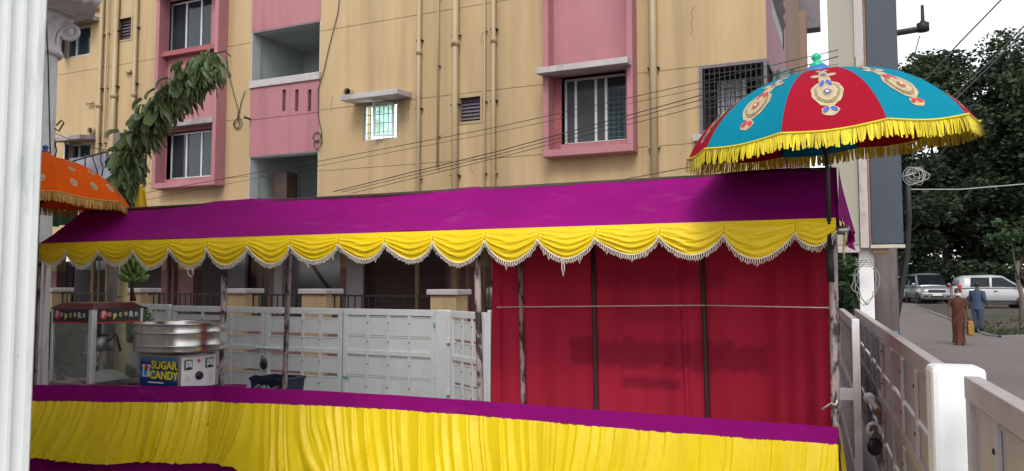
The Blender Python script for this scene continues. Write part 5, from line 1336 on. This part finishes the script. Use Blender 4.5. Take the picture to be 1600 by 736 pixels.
# ================================================================== TREES AND SHRUBS
MT['bark'] = M('tree_bark', (.055,.042,.035), .9, .3, 3, (1,1,.3), .5, 20)
MT['barkpale'] = M('pale_bark', (.15,.115,.10), .9, .3, 3, (1,1,.3), .5, 20)
MT['fol'] = M('dark_foliage', (.023,.036,.017), .6, .25, .4, island=.5, spec=.3, trans=.12)
MT['fol2'] = M('mid_foliage', (.035,.056,.022), .6, .25, .4, island=.5, spec=.3, trans=.14)
MT['fol3'] = M('shrub_foliage', (.045,.085,.032), .55, .25, .8, island=.5, spec=.4, trans=.14)
def leaves(name, centers, radii, n, size, mat, parent, seed, aspect=.55):
    g = np.random.default_rng(seed); C = np.array(centers); Rr = np.array(radii)
    w = Rr**2; idx = g.choice(len(C), n, p=w/w.sum())
    d = g.normal(size=(n,3)); d /= np.linalg.norm(d, axis=1)[:,None]; rad_ = Rr[idx]*np.power(g.random(n), .45)
    P = C[idx] + d*rad_[:,None]*np.array([1,1,.72])
    a = g.normal(size=(n,3)); a[:,2] *= .5; a /= np.linalg.norm(a, axis=1)[:,None]
    b = np.cross(a, g.normal(size=(n,3))); b /= np.linalg.norm(b, axis=1)[:,None]; s = size*(.6+.8*g.random(n))[:,None]
    nn = np.cross(a, b)
    V = np.stack([P-a*s, P+b*s*aspect+nn*s*.15, P+a*s, P-b*s*aspect+nn*s*.15], 1).reshape(-1,3)
    l = np.array(root_loc(parent)); V = V - l
    me = bpy.data.meshes.new(name); me.vertices.add(n*4); me.vertices.foreach_set('co', V.ravel())
    me.loops.add(n*4); me.loops.foreach_set('vertex_index', np.arange(n*4)); me.polygons.add(n)
    me.polygons.foreach_set('loop_start', np.arange(0,n*4,4)); me.polygons.foreach_set('loop_total', np.full(n,4)); me.update(); me.validate()
    me.materials.append(mat); o = bpy.data.objects.new(name, me); COL.objects.link(o); o.parent = parent; return o
def tree(label, x, y, H, crown, n, size, mat, seed, trunk=.28, bark=None, zlow=.28, cl=34, group='trees beyond the parked cars', name='tree', crad=.26):
    r = random.Random(seed); z0 = gz(y); T = thing(name, label, 'tree', (x,y,z0), 0, group)
    cs, rs = [], []
    for k in range(cl):
        while True:
            q = Vector((r.uniform(-1,1), r.uniform(-1,1), r.uniform(-1,1)))
            if .25 < q.length < 1: break
        cs.append((x+q.x*crown[0], y+q.y*crown[1], z0+H*(zlow+1)/2+q.z*H*(1-zlow)/2)); rs.append(r.uniform(.6,1.25)*crown[0]*crad)
    m = MB(); tt = z0+H*.55
    m.tube([(x,y,z0-.2),(x+.1,y,z0+H*.2),(x-.05,y,z0+H*.4),(x,y,tt)], [trunk*1.25,trunk,trunk*.85,trunk*.5], 10); mk('trunk', m, bark or MT['bark'], T, smooth=True)
    for k in range(0, cl, 3):
        c = Vector(cs[k]); b = Vector((x,y,z0+H*r.uniform(.25,.5))); mid = b.lerp(c,.5)+Vector((0,0,-.06*H*r.random()))
        m = MB(); m.tube([b,mid,c], [trunk*.45,trunk*.28,trunk*.1], 6); mk('limb', m, bark or MT['bark'], T, smooth=True)
    leaves('crown', cs, rs, n, size, mat, T, seed)
    return T
def tpos(px, D): p = onD(px, 442, D); return p.x, p.y
specs = [(1405,52,17.0,(5.2,4.5),0),(1478,58,19.5,(6.0,5),1),(1545,55,18.5,(5.6,5),0),(1612,53,19.5,(6.0,5),1),(1690,52,18,(6,5),0),(1330,60,15,(5,5),1)]
lab = ['dense dark tree rising behind the silver car', 'tallest dark tree between the silver and white cars', 'broad dark tree rising behind the white hatchback',
       'dark tree leaning over the front of the white hatchback', 'dark tree past the front of the white hatchback', 'dark tree hidden behind signboard and apartment block']
for k, (px, D, H, cr_, mi) in enumerate(specs):
    x, y = tpos(px, D); tree(lab[k], x, y, H, cr_, 19000, .19, MT['fol'] if mi == 0 else MT['fol2'], 20+k, zlow=.10, cl=46, crad=.27)
x, y = tpos(1592, 30); tree('slender pale trunked young tree beside the white hatchback', x, y, 4.4, (1.1,1.1), 1300, .10, MT['fol3'], 55, trunk=.085, bark=MT['barkpale'], zlow=.55, cl=12, crad=.33)
# wood behind: reads as one mass
wd = bpy.data.objects.new('far_wood', None)
cs, rs = [], []; r_ = random.Random(9)
for k in range(60):
    px = r_.uniform(1330, 1760); D = r_.uniform(62, 72); p = onD(px, 442, D); cs.append((p.x,p.y,r_.uniform(.5,11.5))); rs.append(r_.uniform(1.6,2.8))
anchor = tag(thing('far_wood', 'dark far wood closing the lane behind the trees', 'wood', (cs[0][0],cs[0][1],0)), 'dark far wood closing the lane behind the trees', 'wood')
fw = leaves('foliage_mass', cs, rs, 16000, .26, MT['fol'], anchor, 77); stuff(anchor); stuff(fw)
# shrubs
def shrub(label, px, D, h, rad_, n, mat, seed, size=.07, zoff=0):
    p = onD(px, 442, D); z0 = gz(p.y); S_ = thing('shrub', label, 'shrub', (p.x,p.y,z0), 0, 'shrubs by the lane'); r = random.Random(seed); cs, rs = [], []
    for k in range(9): cs.append((p.x+r.uniform(-1,1)*rad_*.7, p.y+r.uniform(-1,1)*rad_*.7, z0+h*r.uniform(.25,.85))); rs.append(rad_*r.uniform(.35,.6))
    for k in range(4):
        m = MB(); c = Vector(cs[k]); m.tube([(p.x+.05*k,p.y,z0), c], [.03,.012], 6); mk('stem', m, MT['bark'], S_)
    leaves('foliage', cs, rs, n, size, mat, S_, seed); return S_
shrub('leafy green shrub showing between stall post and signboard post', 1322, 14.2, 2.6, 1.0, 2600, MT['fol3'], 61)
shrub('dark leafy shrub showing through the popcorn machine glass', 112, 10.6, 1.35, .75, 2600, MT['fol3'], 88, .06)
for k, (px, D, h, lb) in enumerate(((1410,52,2.6,'low dark shrub left of the silver car'),(1482,50,3.0,'dark shrub filling the gap between the two parked cars'),(1530,47,2.6,'dark shrub behind the roof of the white hatchback'),(1585,46,2.8,'dark shrub behind the bonnet of the white hatchback'))):
    shrub(lb, px, D, h, 2.0, 3200, MT['fol'], 70+k, .13)

# ================================================================== CARS
MT['tyre'] = M('tyre_rubber', (.02,.02,.02), .85, .2, 10); MT['rim'] = M('silver_rim', (.35,.35,.36), .35, .1, 8, metal=.7)
MT['cglass'] = M('car_glass', (.010,.013,.017), .08, .3, 2, spec=.22); MT['lens'] = M('headlamp_lens', (.55,.57,.58), .15, .1, 6, spec=.6)
MT['redlens'] = M('tail_lamp_red', (.42,.012,.012), .25, .1, 6); MT['bumperblk'] = MT['black']
def car(name, label, pos, rz, paint, Lc, Wc, Hc, lower, cabin, belt, winx, front_big=True, plate=(.62,.60,.50)):
    K = thing(name, label, 'car', (pos[0],pos[1],gz(pos[1])), rz)
    hw = Wc/2
    def ring(x, zt, wf, z0=.24):
        w = hw*wf; q = [(0,z0),(w*.80,z0),(w*.95,z0+.12),(w,(z0+zt)*.5),(w*.985,zt-.12),(w*.90,zt-.02),(w*.5,zt+.012),(0,zt+.02)]
        return [(x,y,z) for y, z in q] + [(x,-y,z) for y, z in q[-2:0:-1]]
    m = MB(); m.loft([ring(x, zt, wf, z0) for x, zt, wf, z0 in lower]); mk('body', m, paint, K, smooth=True, local=True)
    def cring(x, zr, wf):
        wb = hw*.97*wf; wr = hw*.80*wf; zb = belt-.05; q = [(0,zb),(wb,zb),(wb*.985,zb+.1*(zr-zb)),(wr+.03,zb+.82*(zr-zb)),(wr*.9,zr-.03),(wr*.5,zr),(0,zr+.01)]
        return [(x,y,z) for y, z in q] + [(x,-y,z) for y, z in q[-2:0:-1]]
    m = MB(); m.loft([cring(*c) for c in cabin]); mk('cabin', m, paint, K, smooth=True, local=True)
    def cab_z(x):
        for (xa,za,_),(xb,zb_,_) in zip(cabin[:-1], cabin[1:]):
            if xa <= x <= xb: return za+(zb_-za)*(x-xa)/(xb-xa)
        return belt
    def side(x, f, s):            # a point on the cabin side, f from belt to roof
        zr = Hc; zb = belt-.05; wb = hw*.97; wr = hw*.80
        z = zb+(zr-zb)*f; w = wb*.985+(wr+.03-wb*.985)*max(0,(f-.1)/.72); return (x, s*(w+.012), z)
    for s in (-1,1):
        for x0a, x0b, x1a, x1b in winx:      # bottom/top x of the rear edge, bottom/top of the front edge
            m = MB(); m.add([side(x0a,.12,s), side(x1a,.12,s), side(x1b,.80,s), side(x0b,.80,s)], [(0,1,2,3)]); mk('side_window', m, MT['cglass'], K, local=True)
    (xa,za,_),(xb,zb_,_) = cabin[-2], cabin[-1]
    ws = MB(); e = .015; wr = hw*.74; wb = hw*.88
    ws.add([(xb-.06+e*2,-wb,zb_+.07),(xb-.06+e*2,wb,zb_+.07),(xa+.06+e*2,wr,za-.05),(xa+.06+e*2,-wr,za-.05)], [(0,1,2,3)]); mk('windscreen', ws, MT['cglass'], K, local=True)
    (xa,za,_),(xb,zb_,_) = cabin[0], cabin[1]
    ws = MB(); ws.add([(xa-e,-wb*.9,za+.12),(xa-e,wb*.9,za+.12),(xb-e,wr*.92,zb_-.08),(xb-e,-wr*.92,zb_-.08)], [(3,2,1,0)]); mk('rear_window', ws, MT['cglass'], K, local=True)
    wr_ = .32
    for x in (Lc*.31, -Lc*.31):
        for s in (-1,1):
            t = MB(); t.lathe([(.19,-.09),(wr_-.02,-.10),(wr_,-.06),(wr_,.06),(wr_-.02,.10),(.19,.09)], 24, (x,s*(hw-.10),wr_), R=Matrix.Rotation(PI/2,3,'X'))
            w_ = mk('wheel', t, MT['tyre'], K, smooth=True, local=True)
            t = MB(); t.lathe([(.0,-.085),(.19,-.085),(.19,.085),(.0,.085)], 18, (x,s*(hw-.10),wr_), R=Matrix.Rotation(PI/2,3,'X')); mk('rim', t, MT['rim'], w_, local=True)
            a = MB(); a.tube([(x+(wr_+.05)*math.cos(t), s*(hw-.012), wr_+(wr_+.05)*math.sin(t)) for t in [PI*k/12 for k in range(13)]], .035, 6); mk('wheel_arch', a, MT['bumperblk'], K, smooth=True, local=True)
    xf = lower[-1][0]
    def fbox(nm, x0, x1, y0, y1, z0, z1, mat, bev=.02): m = MB(); m.box(x0,x1,y0,y1,z0,z1); return mk(nm, m, mat, K, local=True, bevel=bev)
    zt = lower[-2][1]
    fbox('grille', xf-.05, xf+.02, -hw*.52, hw*.52, zt-.26, zt-.10, MT['black']); fbox('chrome_bar', xf-.04, xf+.035, -hw*.52, hw*.52, zt-.115, zt-.085, MT['steel'], .005)
    bp_ = fbox('front_bumper', xf-.10, xf+.05, -hw*.93, hw*.93, .36, zt-.28, paint, .05)
    fbox('air_intake', xf+.0, xf+.056, -hw*.42, hw*.42, .40, .50, MT['black'], .01)
    for s in (-1,1):
        fbox('fog_lamp_recess', xf+.0, xf+.055, s*hw*.52, s*hw*.84, .41, .52, MT['black'], .01)
        m = MB(); m.loft([[(xf-.26,s*hw*.98,zt-.20),(xf+.005,s*hw*.62,zt-.24),(xf+.005,s*hw*.56,zt-.08),(xf-.30,s*hw*.985,zt-.05)],[(xf-.30,s*hw*.90,zt-.20),(xf-.10,s*hw*.60,zt-.24),(xf-.10,s*hw*.56,zt-.09),(xf-.30,s*hw*.90,zt-.06)]]); mk('headlight', m, MT['lens'], K, local=True)
        m = MB(); m.obox((cabin[-1][0]-.30, s*(hw+.08), belt+.10), .10,.17,.13, Matrix.Rotation(.2*s,3,'Z')); mk('mirror', m, paint, K, local=True, bevel=.03)
        m = MB(); xr = lower[0][0]; m.box(xr-.012, xr+.16, s*hw*.80, s*(hw*.985), .80, 1.22); mk('tail_light', m, MT['redlens'], K, local=True, bevel=.02)
        for q in (0,1):
            xh = winx[q][0]+.06 if len(winx) > q else 0; m = MB(); m.box(xh, xh+.17, s*(hw*.985), s*(hw+.02), belt-.20, belt-.15); mk('door_handle', m, MT['black'], K, local=True, bevel=.01)
        m = MB(); m.box(-Lc*.22, Lc*.22, s*(hw*.97), s*(hw+.012), .36, .45); mk('side_moulding', m, MT['black'], K, local=True, bevel=.01)
    fbox('number_plate', xf+.052, xf+.062, -.25, .25, .50, .62, flat('plate_yellowish', plate, .5), .003)
    fbox('rear_bumper', lower[0][0]-.05, lower[0][0]+.08, -hw*.93, hw*.93, .34, .58, paint, .04)
    return K
silver = M('silver_car_paint', (.22,.225,.235), .3, .04, 3, metal=.35, coat=.6); whitep = M('white_car_paint', (.36,.365,.38), .3, .03, 3, coat=.6); greyp = M('pale_grey_car_paint', (.26,.26,.29), .35, .04, 3, coat=.5)
lowM = [(-2.16,1.0,.90,.34),(-2.1,1.04,.96,.28),(-1.2,1.06,1,.24),(.4,1.06,1,.24),(1.15,1.08,.99,.24),(1.75,1.02,.97,.25),(2.08,.95,.90,.28),(2.17,.80,.80,.34)]
cabM = [(-2.14,1.05,.95),(-2.02,1.70,.97),(-1.7,1.83,1),(0,1.86,1),(.45,1.81,1),(1.28,1.09,.97)]
winM = [(-.15,-.12,.98,.40),(-1.10,-1.07,-.22,-.20),(-1.95,-1.85,-1.18,-1.15)]
def carpos(px, D): p = onD(px, 442, D); return (p.x, p.y)
p = carpos(1448, 47.5); ang = math.atan2(-p[1], -p[0])
car('parked_car', 'silver people carrier parked facing down the lane', p, ang+.24, silver, 4.3, 1.78, 1.86, lowM, cabM, 1.08, winM)
lowH = [(-1.76,1.0,.92,.30),(-1.70,1.06,.98,.26),(-.9,1.07,1,.24),(.4,1.07,1,.24),(.95,1.06,.99,.24),(1.45,.99,.96,.25),(1.68,.92,.90,.28),(1.75,.76,.80,.32)]
cabH = [(-1.74,1.05,.97),(-1.62,1.55,.98),(-1.4,1.66,1),(-.2,1.70,1),(.25,1.66,1),(1.08,1.08,.97)]
winH = [(-.28,-.25,.86,.20),(-1.22,-1.18,-.38,-.36)]
p = carpos(1552, 38.3); rt = Vector((math.cos(TH), math.sin(TH), 0))
car('parked_car', 'white hatchback parked side on at the edge of the lane', p, math.atan2(rt.y, rt.x)-.28, whitep, 3.6, 1.56, 1.70, lowH, cabH, 1.07, winH)
p = carpos(1407, 51); ang = math.atan2(-p[1], -p[0])
car('parked_car', 'pale grey car half hidden behind the leaning pipe', p, ang+.5, greyp, 3.6, 1.6, 1.62, lowH, cabH, 1.05, winH)

# ================================================================== PEOPLE
skinM = M('brown_skin', (.11,.055,.037), .55, .08, 8); hairM = M('black_hair', (.012,.010,.010), .5, .3, 40, (1,1,.2))
def skin_mesh(name, verts, edges, radii, mat, parent):
    me = bpy.data.meshes.new('tmp'); me.from_pydata(verts, edges, []); o = bpy.data.objects.new('tmp', me); COL.objects.link(o)
    md = o.modifiers.new('s', 'SKIN'); md.use_smooth_shade = True; sv = me.skin_vertices[0].data
    for i, r in enumerate(radii): sv[i].radius = r if isinstance(r, tuple) else (r, r); sv[i].use_root = (i == 0)
    o.modifiers.new('ss', 'SUBSURF').levels = 1; o.modifiers['ss'].render_levels = 1
    bpy.context.view_layer.update(); m2 = bpy.data.meshes.new_from_object(o.evaluated_get(bpy.context.evaluated_depsgraph_get()))
    bpy.data.objects.remove(o); m2.materials.clear(); m2.materials.append(mat); m2.polygons.foreach_set('use_smooth', [True]*len(m2.polygons))
    q = bpy.data.objects.new(name, m2); COL.objects.link(q); q.parent = parent; return q
def body(parent, H, arms, legs, headturn=0):
    V, E, R = [], [], []
    def add(p, r, par=None):
        V.append(tuple(c*H for c in p)); R.append((r[0]*H, r[1]*H) if isinstance(r, tuple) else r*H)
        if par is not None: E.append((par, len(V)-1))
        return len(V)-1
    pel = add((0,0,.53),(.085,.062)); sp = add((0,.005,.63),(.075,.055),pel); che = add((0,0,.745),(.088,.06),sp); nb_ = add((0,.0,.825),.036,che); nt_ = add((0,-.006,.86),.031,nb_)
    hj = add((0,-.012,.895),(.038,.045),nt_); hm = add((0,-.008,.935),(.046,.054),hj); add((0,-.002,.978),(.036,.042),hm); add((0,-.066,.912),.010,hm)
    for s, (el, wr) in zip((-1,1), arms):
        sh = add((s*.105,.0,.805),.040,che); e = add(el,.027,sh); w = add(wr,.019,e); d = (Vector(wr)-Vector(el)).normalized(); pm_ = Vector(wr)+d*.035; pk_ = add(pm_,.018,w)
        side_ = Vector((0,1,0)); 
        for q, (off, ln) in enumerate(((-.014,.040),(-.005,.047),(.005,.044),(.013,.036))): a = add(pm_+side_*off+d*.025,.0062,pk_); add(pm_+side_*off+d*(.025+ln*.6)+Vector((-s*.008,0,0)),.0050,a)
        a = add(Vector(wr)+side_*-.022+d*.02,.0075,w); add(Vector(wr)+side_*-.03+d*.048,.006,a)
    for s, (kn, an, toe) in zip((-1,1), legs):
        h = add((s*.052,0,.495),.056,pel); k = add(kn,.037,h); a = add(an,.025,k); add(toe,.020,a)
    return skin_mesh('body', V, E, R, skinM, parent)
def ringp(cx, cy, z, rx, ry, n=20, wv=0, k=7, ph=0): return [(cx+rx*(1+wv*math.sin(k*2*PI*j/n*1.0+ph))*math.cos(2*PI*j/n), cy+ry*(1+wv*math.sin(k*2*PI*j/n+ph))*math.sin(2*PI*j/n), z) for j in range(n)]
def cloth(name, rings, mat, par, caps=False): m = MB(); m.loft(rings, caps=caps); return mk(name, m, mat, par, smooth=True, local=True)
# woman
wp = onG(1499, 539); H = 1.54; fz = math.atan2(-wp.y, -wp.x)+PI/2
wo = thing('person', 'person in rust brown sari with white face mask walking along the lane', 'person', wp, fz+.15)
body(wo, H, (((-.140,.015,.655),(-.150,-.035,.53)), ((.140,.02,.655),(.142,-.0,.525))), (((-.050,-.02,.285),(-.050,.0,.05),(-.052,-.07,.022)),((.050,-.0,.285),(.050,.02,.05),(.052,-.05,.022))))
sari = M('rust_sari', (.075,.018,.008), .75, .2, 6, (1,1,.3), .2, 40, dirt=((.12,.04,.012), 8, .6, .7, (1,1,.4), .6))
cloth('sari', [ringp(0,-.01*H,.035*H,.098*H,.085*H,36,.12,9), ringp(0,0,.16*H,.090*H,.078*H,36,.07,9), ringp(0,0,.32*H,.098*H,.080*H,36,.04,9,.4), ringp(0,0,.46*H,.108*H,.085*H,36,.02,9), ringp(0,0,.56*H,.100*H,.078*H,36,.0,9),
     ringp(0,0,.64*H,.092*H,.070*H,36), ringp(0,-.004*H,.73*H,.106*H,.078*H,36), ringp(0,0,.79*H,.112*H,.068*H,36), ringp(0,0,.825*H,.075*H,.052*H,36), ringp(0,0,.84*H,.045*H,.045*H,36)], sari, wo)
m = MB()                                     # draped end over the shoulder
m.grid(lambda u, v: (H*(.085-.20*v+.02*u), H*(-.090-.012*math.sin(v*PI)-.006*math.sin(u*14)), H*(.815-.40*v-.10*u*(1-.2*v))), 10, 14); mk('sari_drape', m, sari, wo, smooth=True, local=True)
m = MB(); m.tube([(H*(.095-.21*t), H*(-.100-.014*math.sin(t*PI)), H*(.72-.41*t)) for t in [k/10 for k in range(11)]], .012, 6); mk('sari_border', m, M('ochre_border', (.15,.06,.02), .6), wo, smooth=True, local=True)
for s in (-1,1): cloth('sleeve', [ringp(s*.085*H,0,.825*H,.030*H,.036*H,14), ringp(s*.112*H,0,.785*H,.034*H,.042*H,14), ringp(s*.132*H,0,.72*H,.032*H,.036*H,14)], sari, wo)
m = MB(); m.ell((0,.004*H,.948*H), .054*H, .056*H, .050*H, 16, 10); m.v = [(x, max(y, -.030*H) if z < .965*H else y, z) for x, y, z in m.v]; m.ell((0,.062*H,.93*H), .028*H,.026*H,.030*H, 12, 8); mk('hair', m, hairM, wo, smooth=True, local=True)
m = MB(); m.grid(lambda u, v: (H*.050*math.sin((u-.5)*2.6), -H*(.062*math.cos((u-.5)*2.4)+.008+.010*math.exp(-((u-.5)*5)**2)), H*(.915-.045*v)), 12, 6); mk('face_mask', m, M('white_mask_cloth', (.60,.62,.60), .8), wo, smooth=True, local=True)
for s in (-1,1):
    m = MB(); m.ell((s*.018*H,-.056*H,.937*H), .007*H,.004*H,.004*H, 8, 5); mk('eye', m, hairM, wo, smooth=True, local=True)
    m = MB(); m.ell((s*.050*H,-.005*H,.925*H), .006*H,.011*H,.016*H, 8, 6); mk('ear', m, skinM, wo, smooth=True, local=True)
    m = MB(); m.ell((s*.051*H,-.045*H,.018*H), .026*H,.058*H,.014*H, 10, 6); mk('sandal', m, MT['black'], wo, smooth=True, local=True)
# yellow bag held in her left hand
R3 = Matrix.Rotation(fz+.15,3,'Z'); hnd = wp + R3@Vector((.152*H,-.015*H,.475*H))
bg_ = thing('carry_bag', 'mustard yellow cloth bag held by the person in the sari', 'bag', (hnd.x, hnd.y, hnd.z-.47), fz+.15)
m = MB(); m.loft([[(a*.07*q+.03,b*.15*q,z) for a, b in ((-1,-1),(1,-1),(1,1),(-1,1))] for q, z in ((.95,.0),(1.05,.05),(1.02,.26),(.8,.40))]); mk('bag_body', m, M('mustard_cloth', (.28,.15,.02), .8, .2, 8), bg_, local=True, bevel=.02)
m = MB(); m.tube([(.03,-.09,.39),(.0,-.03,.47),(.0,.03,.47),(.03,.09,.39)], .010, 6); m.box(.095,.107,-.05,.05,.14,.22); mk('bag_handle', m, MT['brownpole'], bg_, smooth=True, local=True)
# man
mp_ = onG(1529, 520); H = 1.70; fm_ = math.atan2(rt.y, rt.x)+PI/2+.55
mn = thing('person', 'person in blue shirt and dark trousers standing beside the white hatchback', 'person', mp_, fm_)
body(mn, H, (((-.135,.0,.655),(-.120,-.09,.575)), ((.150,-.03,.66),(.140,-.14,.575))), (((-.055,-.005,.285),(-.055,.01,.05),(-.058,-.07,.022)),((.055,-.01,.285),(.058,.0,.05),(.062,-.08,.022))))
shirt = M('blue_shirt', (.04,.065,.125), .8, .12, 8, bump=.2, bscale=30); trous = M('dark_blue_trousers', (.035,.05,.085), .8, .15, 8)
cloth('shirt', [ringp(0,0,.455*H,.098*H,.078*H,28,.02,5), ringp(0,0,.52*H,.098*H,.078*H,28,.015,5), ringp(0,0,.62*H,.092*H,.068*H,28,.015,6), ringp(0,0,.73*H,.106*H,.074*H,28), ringp(0,0,.79*H,.115*H,.064*H,28), ringp(0,0,.825*H,.078*H,.050*H,28), ringp(0,0,.85*H,.042*H,.042*H,28)], shirt, mn)
for s, (el, wr) in zip((-1,1), (((-.135,.0,.655),(-.120,-.09,.575)), ((.150,-.03,.66),(.140,-.14,.575)))):
    a, b, c = Vector((s*.100,0,.81))*H, Vector(el)*H, Vector(wr)*H; m = MB(); m.tube([a, a.lerp(b,.5), b, b.lerp(c,.35)], [.046*H,.042*H,.036*H,.032*H], 12, caps=False); mk('sleeve', m, shirt, mn, smooth=True, local=True)
for s in (-1,1): m = MB(); m.tube([(s*.045*H,0,.52*H),(s*.052*H,0,.45*H),(s*.055*H,-.005*H,.285*H),(s*.056*H,.004*H,.16*H),(s*.057*H,.004*H,.045*H)], [.066*H,.064*H,.049*H,.042*H,.040*H], 14); mk('trouser_leg', m, trous, mn, smooth=True, local=True)
m = MB(); m.ell((0,.004*H,.952*H), .052*H,.056*H,.048*H, 16, 10); m.v = [(x, max(y,-.035*H) if z < .962*H else y, z) for x, y, z in m.v]; mk('hair', m, hairM, mn, smooth=True, local=True)
for s in (-1,1):
    m = MB(); m.ell((s*.050*H,-.005*H,.925*H), .006*H,.011*H,.016*H, 8, 6); mk('ear', m, skinM, mn, smooth=True, local=True)
    m = MB(); m.ell((s*.018*H,-.056*H,.937*H), .007*H,.004*H,.004*H, 8, 5); mk('eye', m, hairM, mn, smooth=True, local=True)
    m = MB(); m.ell((s*.06*H,-.040*H,.022*H), .028*H,.068*H,.022*H, 12, 6); mk('shoe', m, MT['black'], mn, smooth=True, local=True)
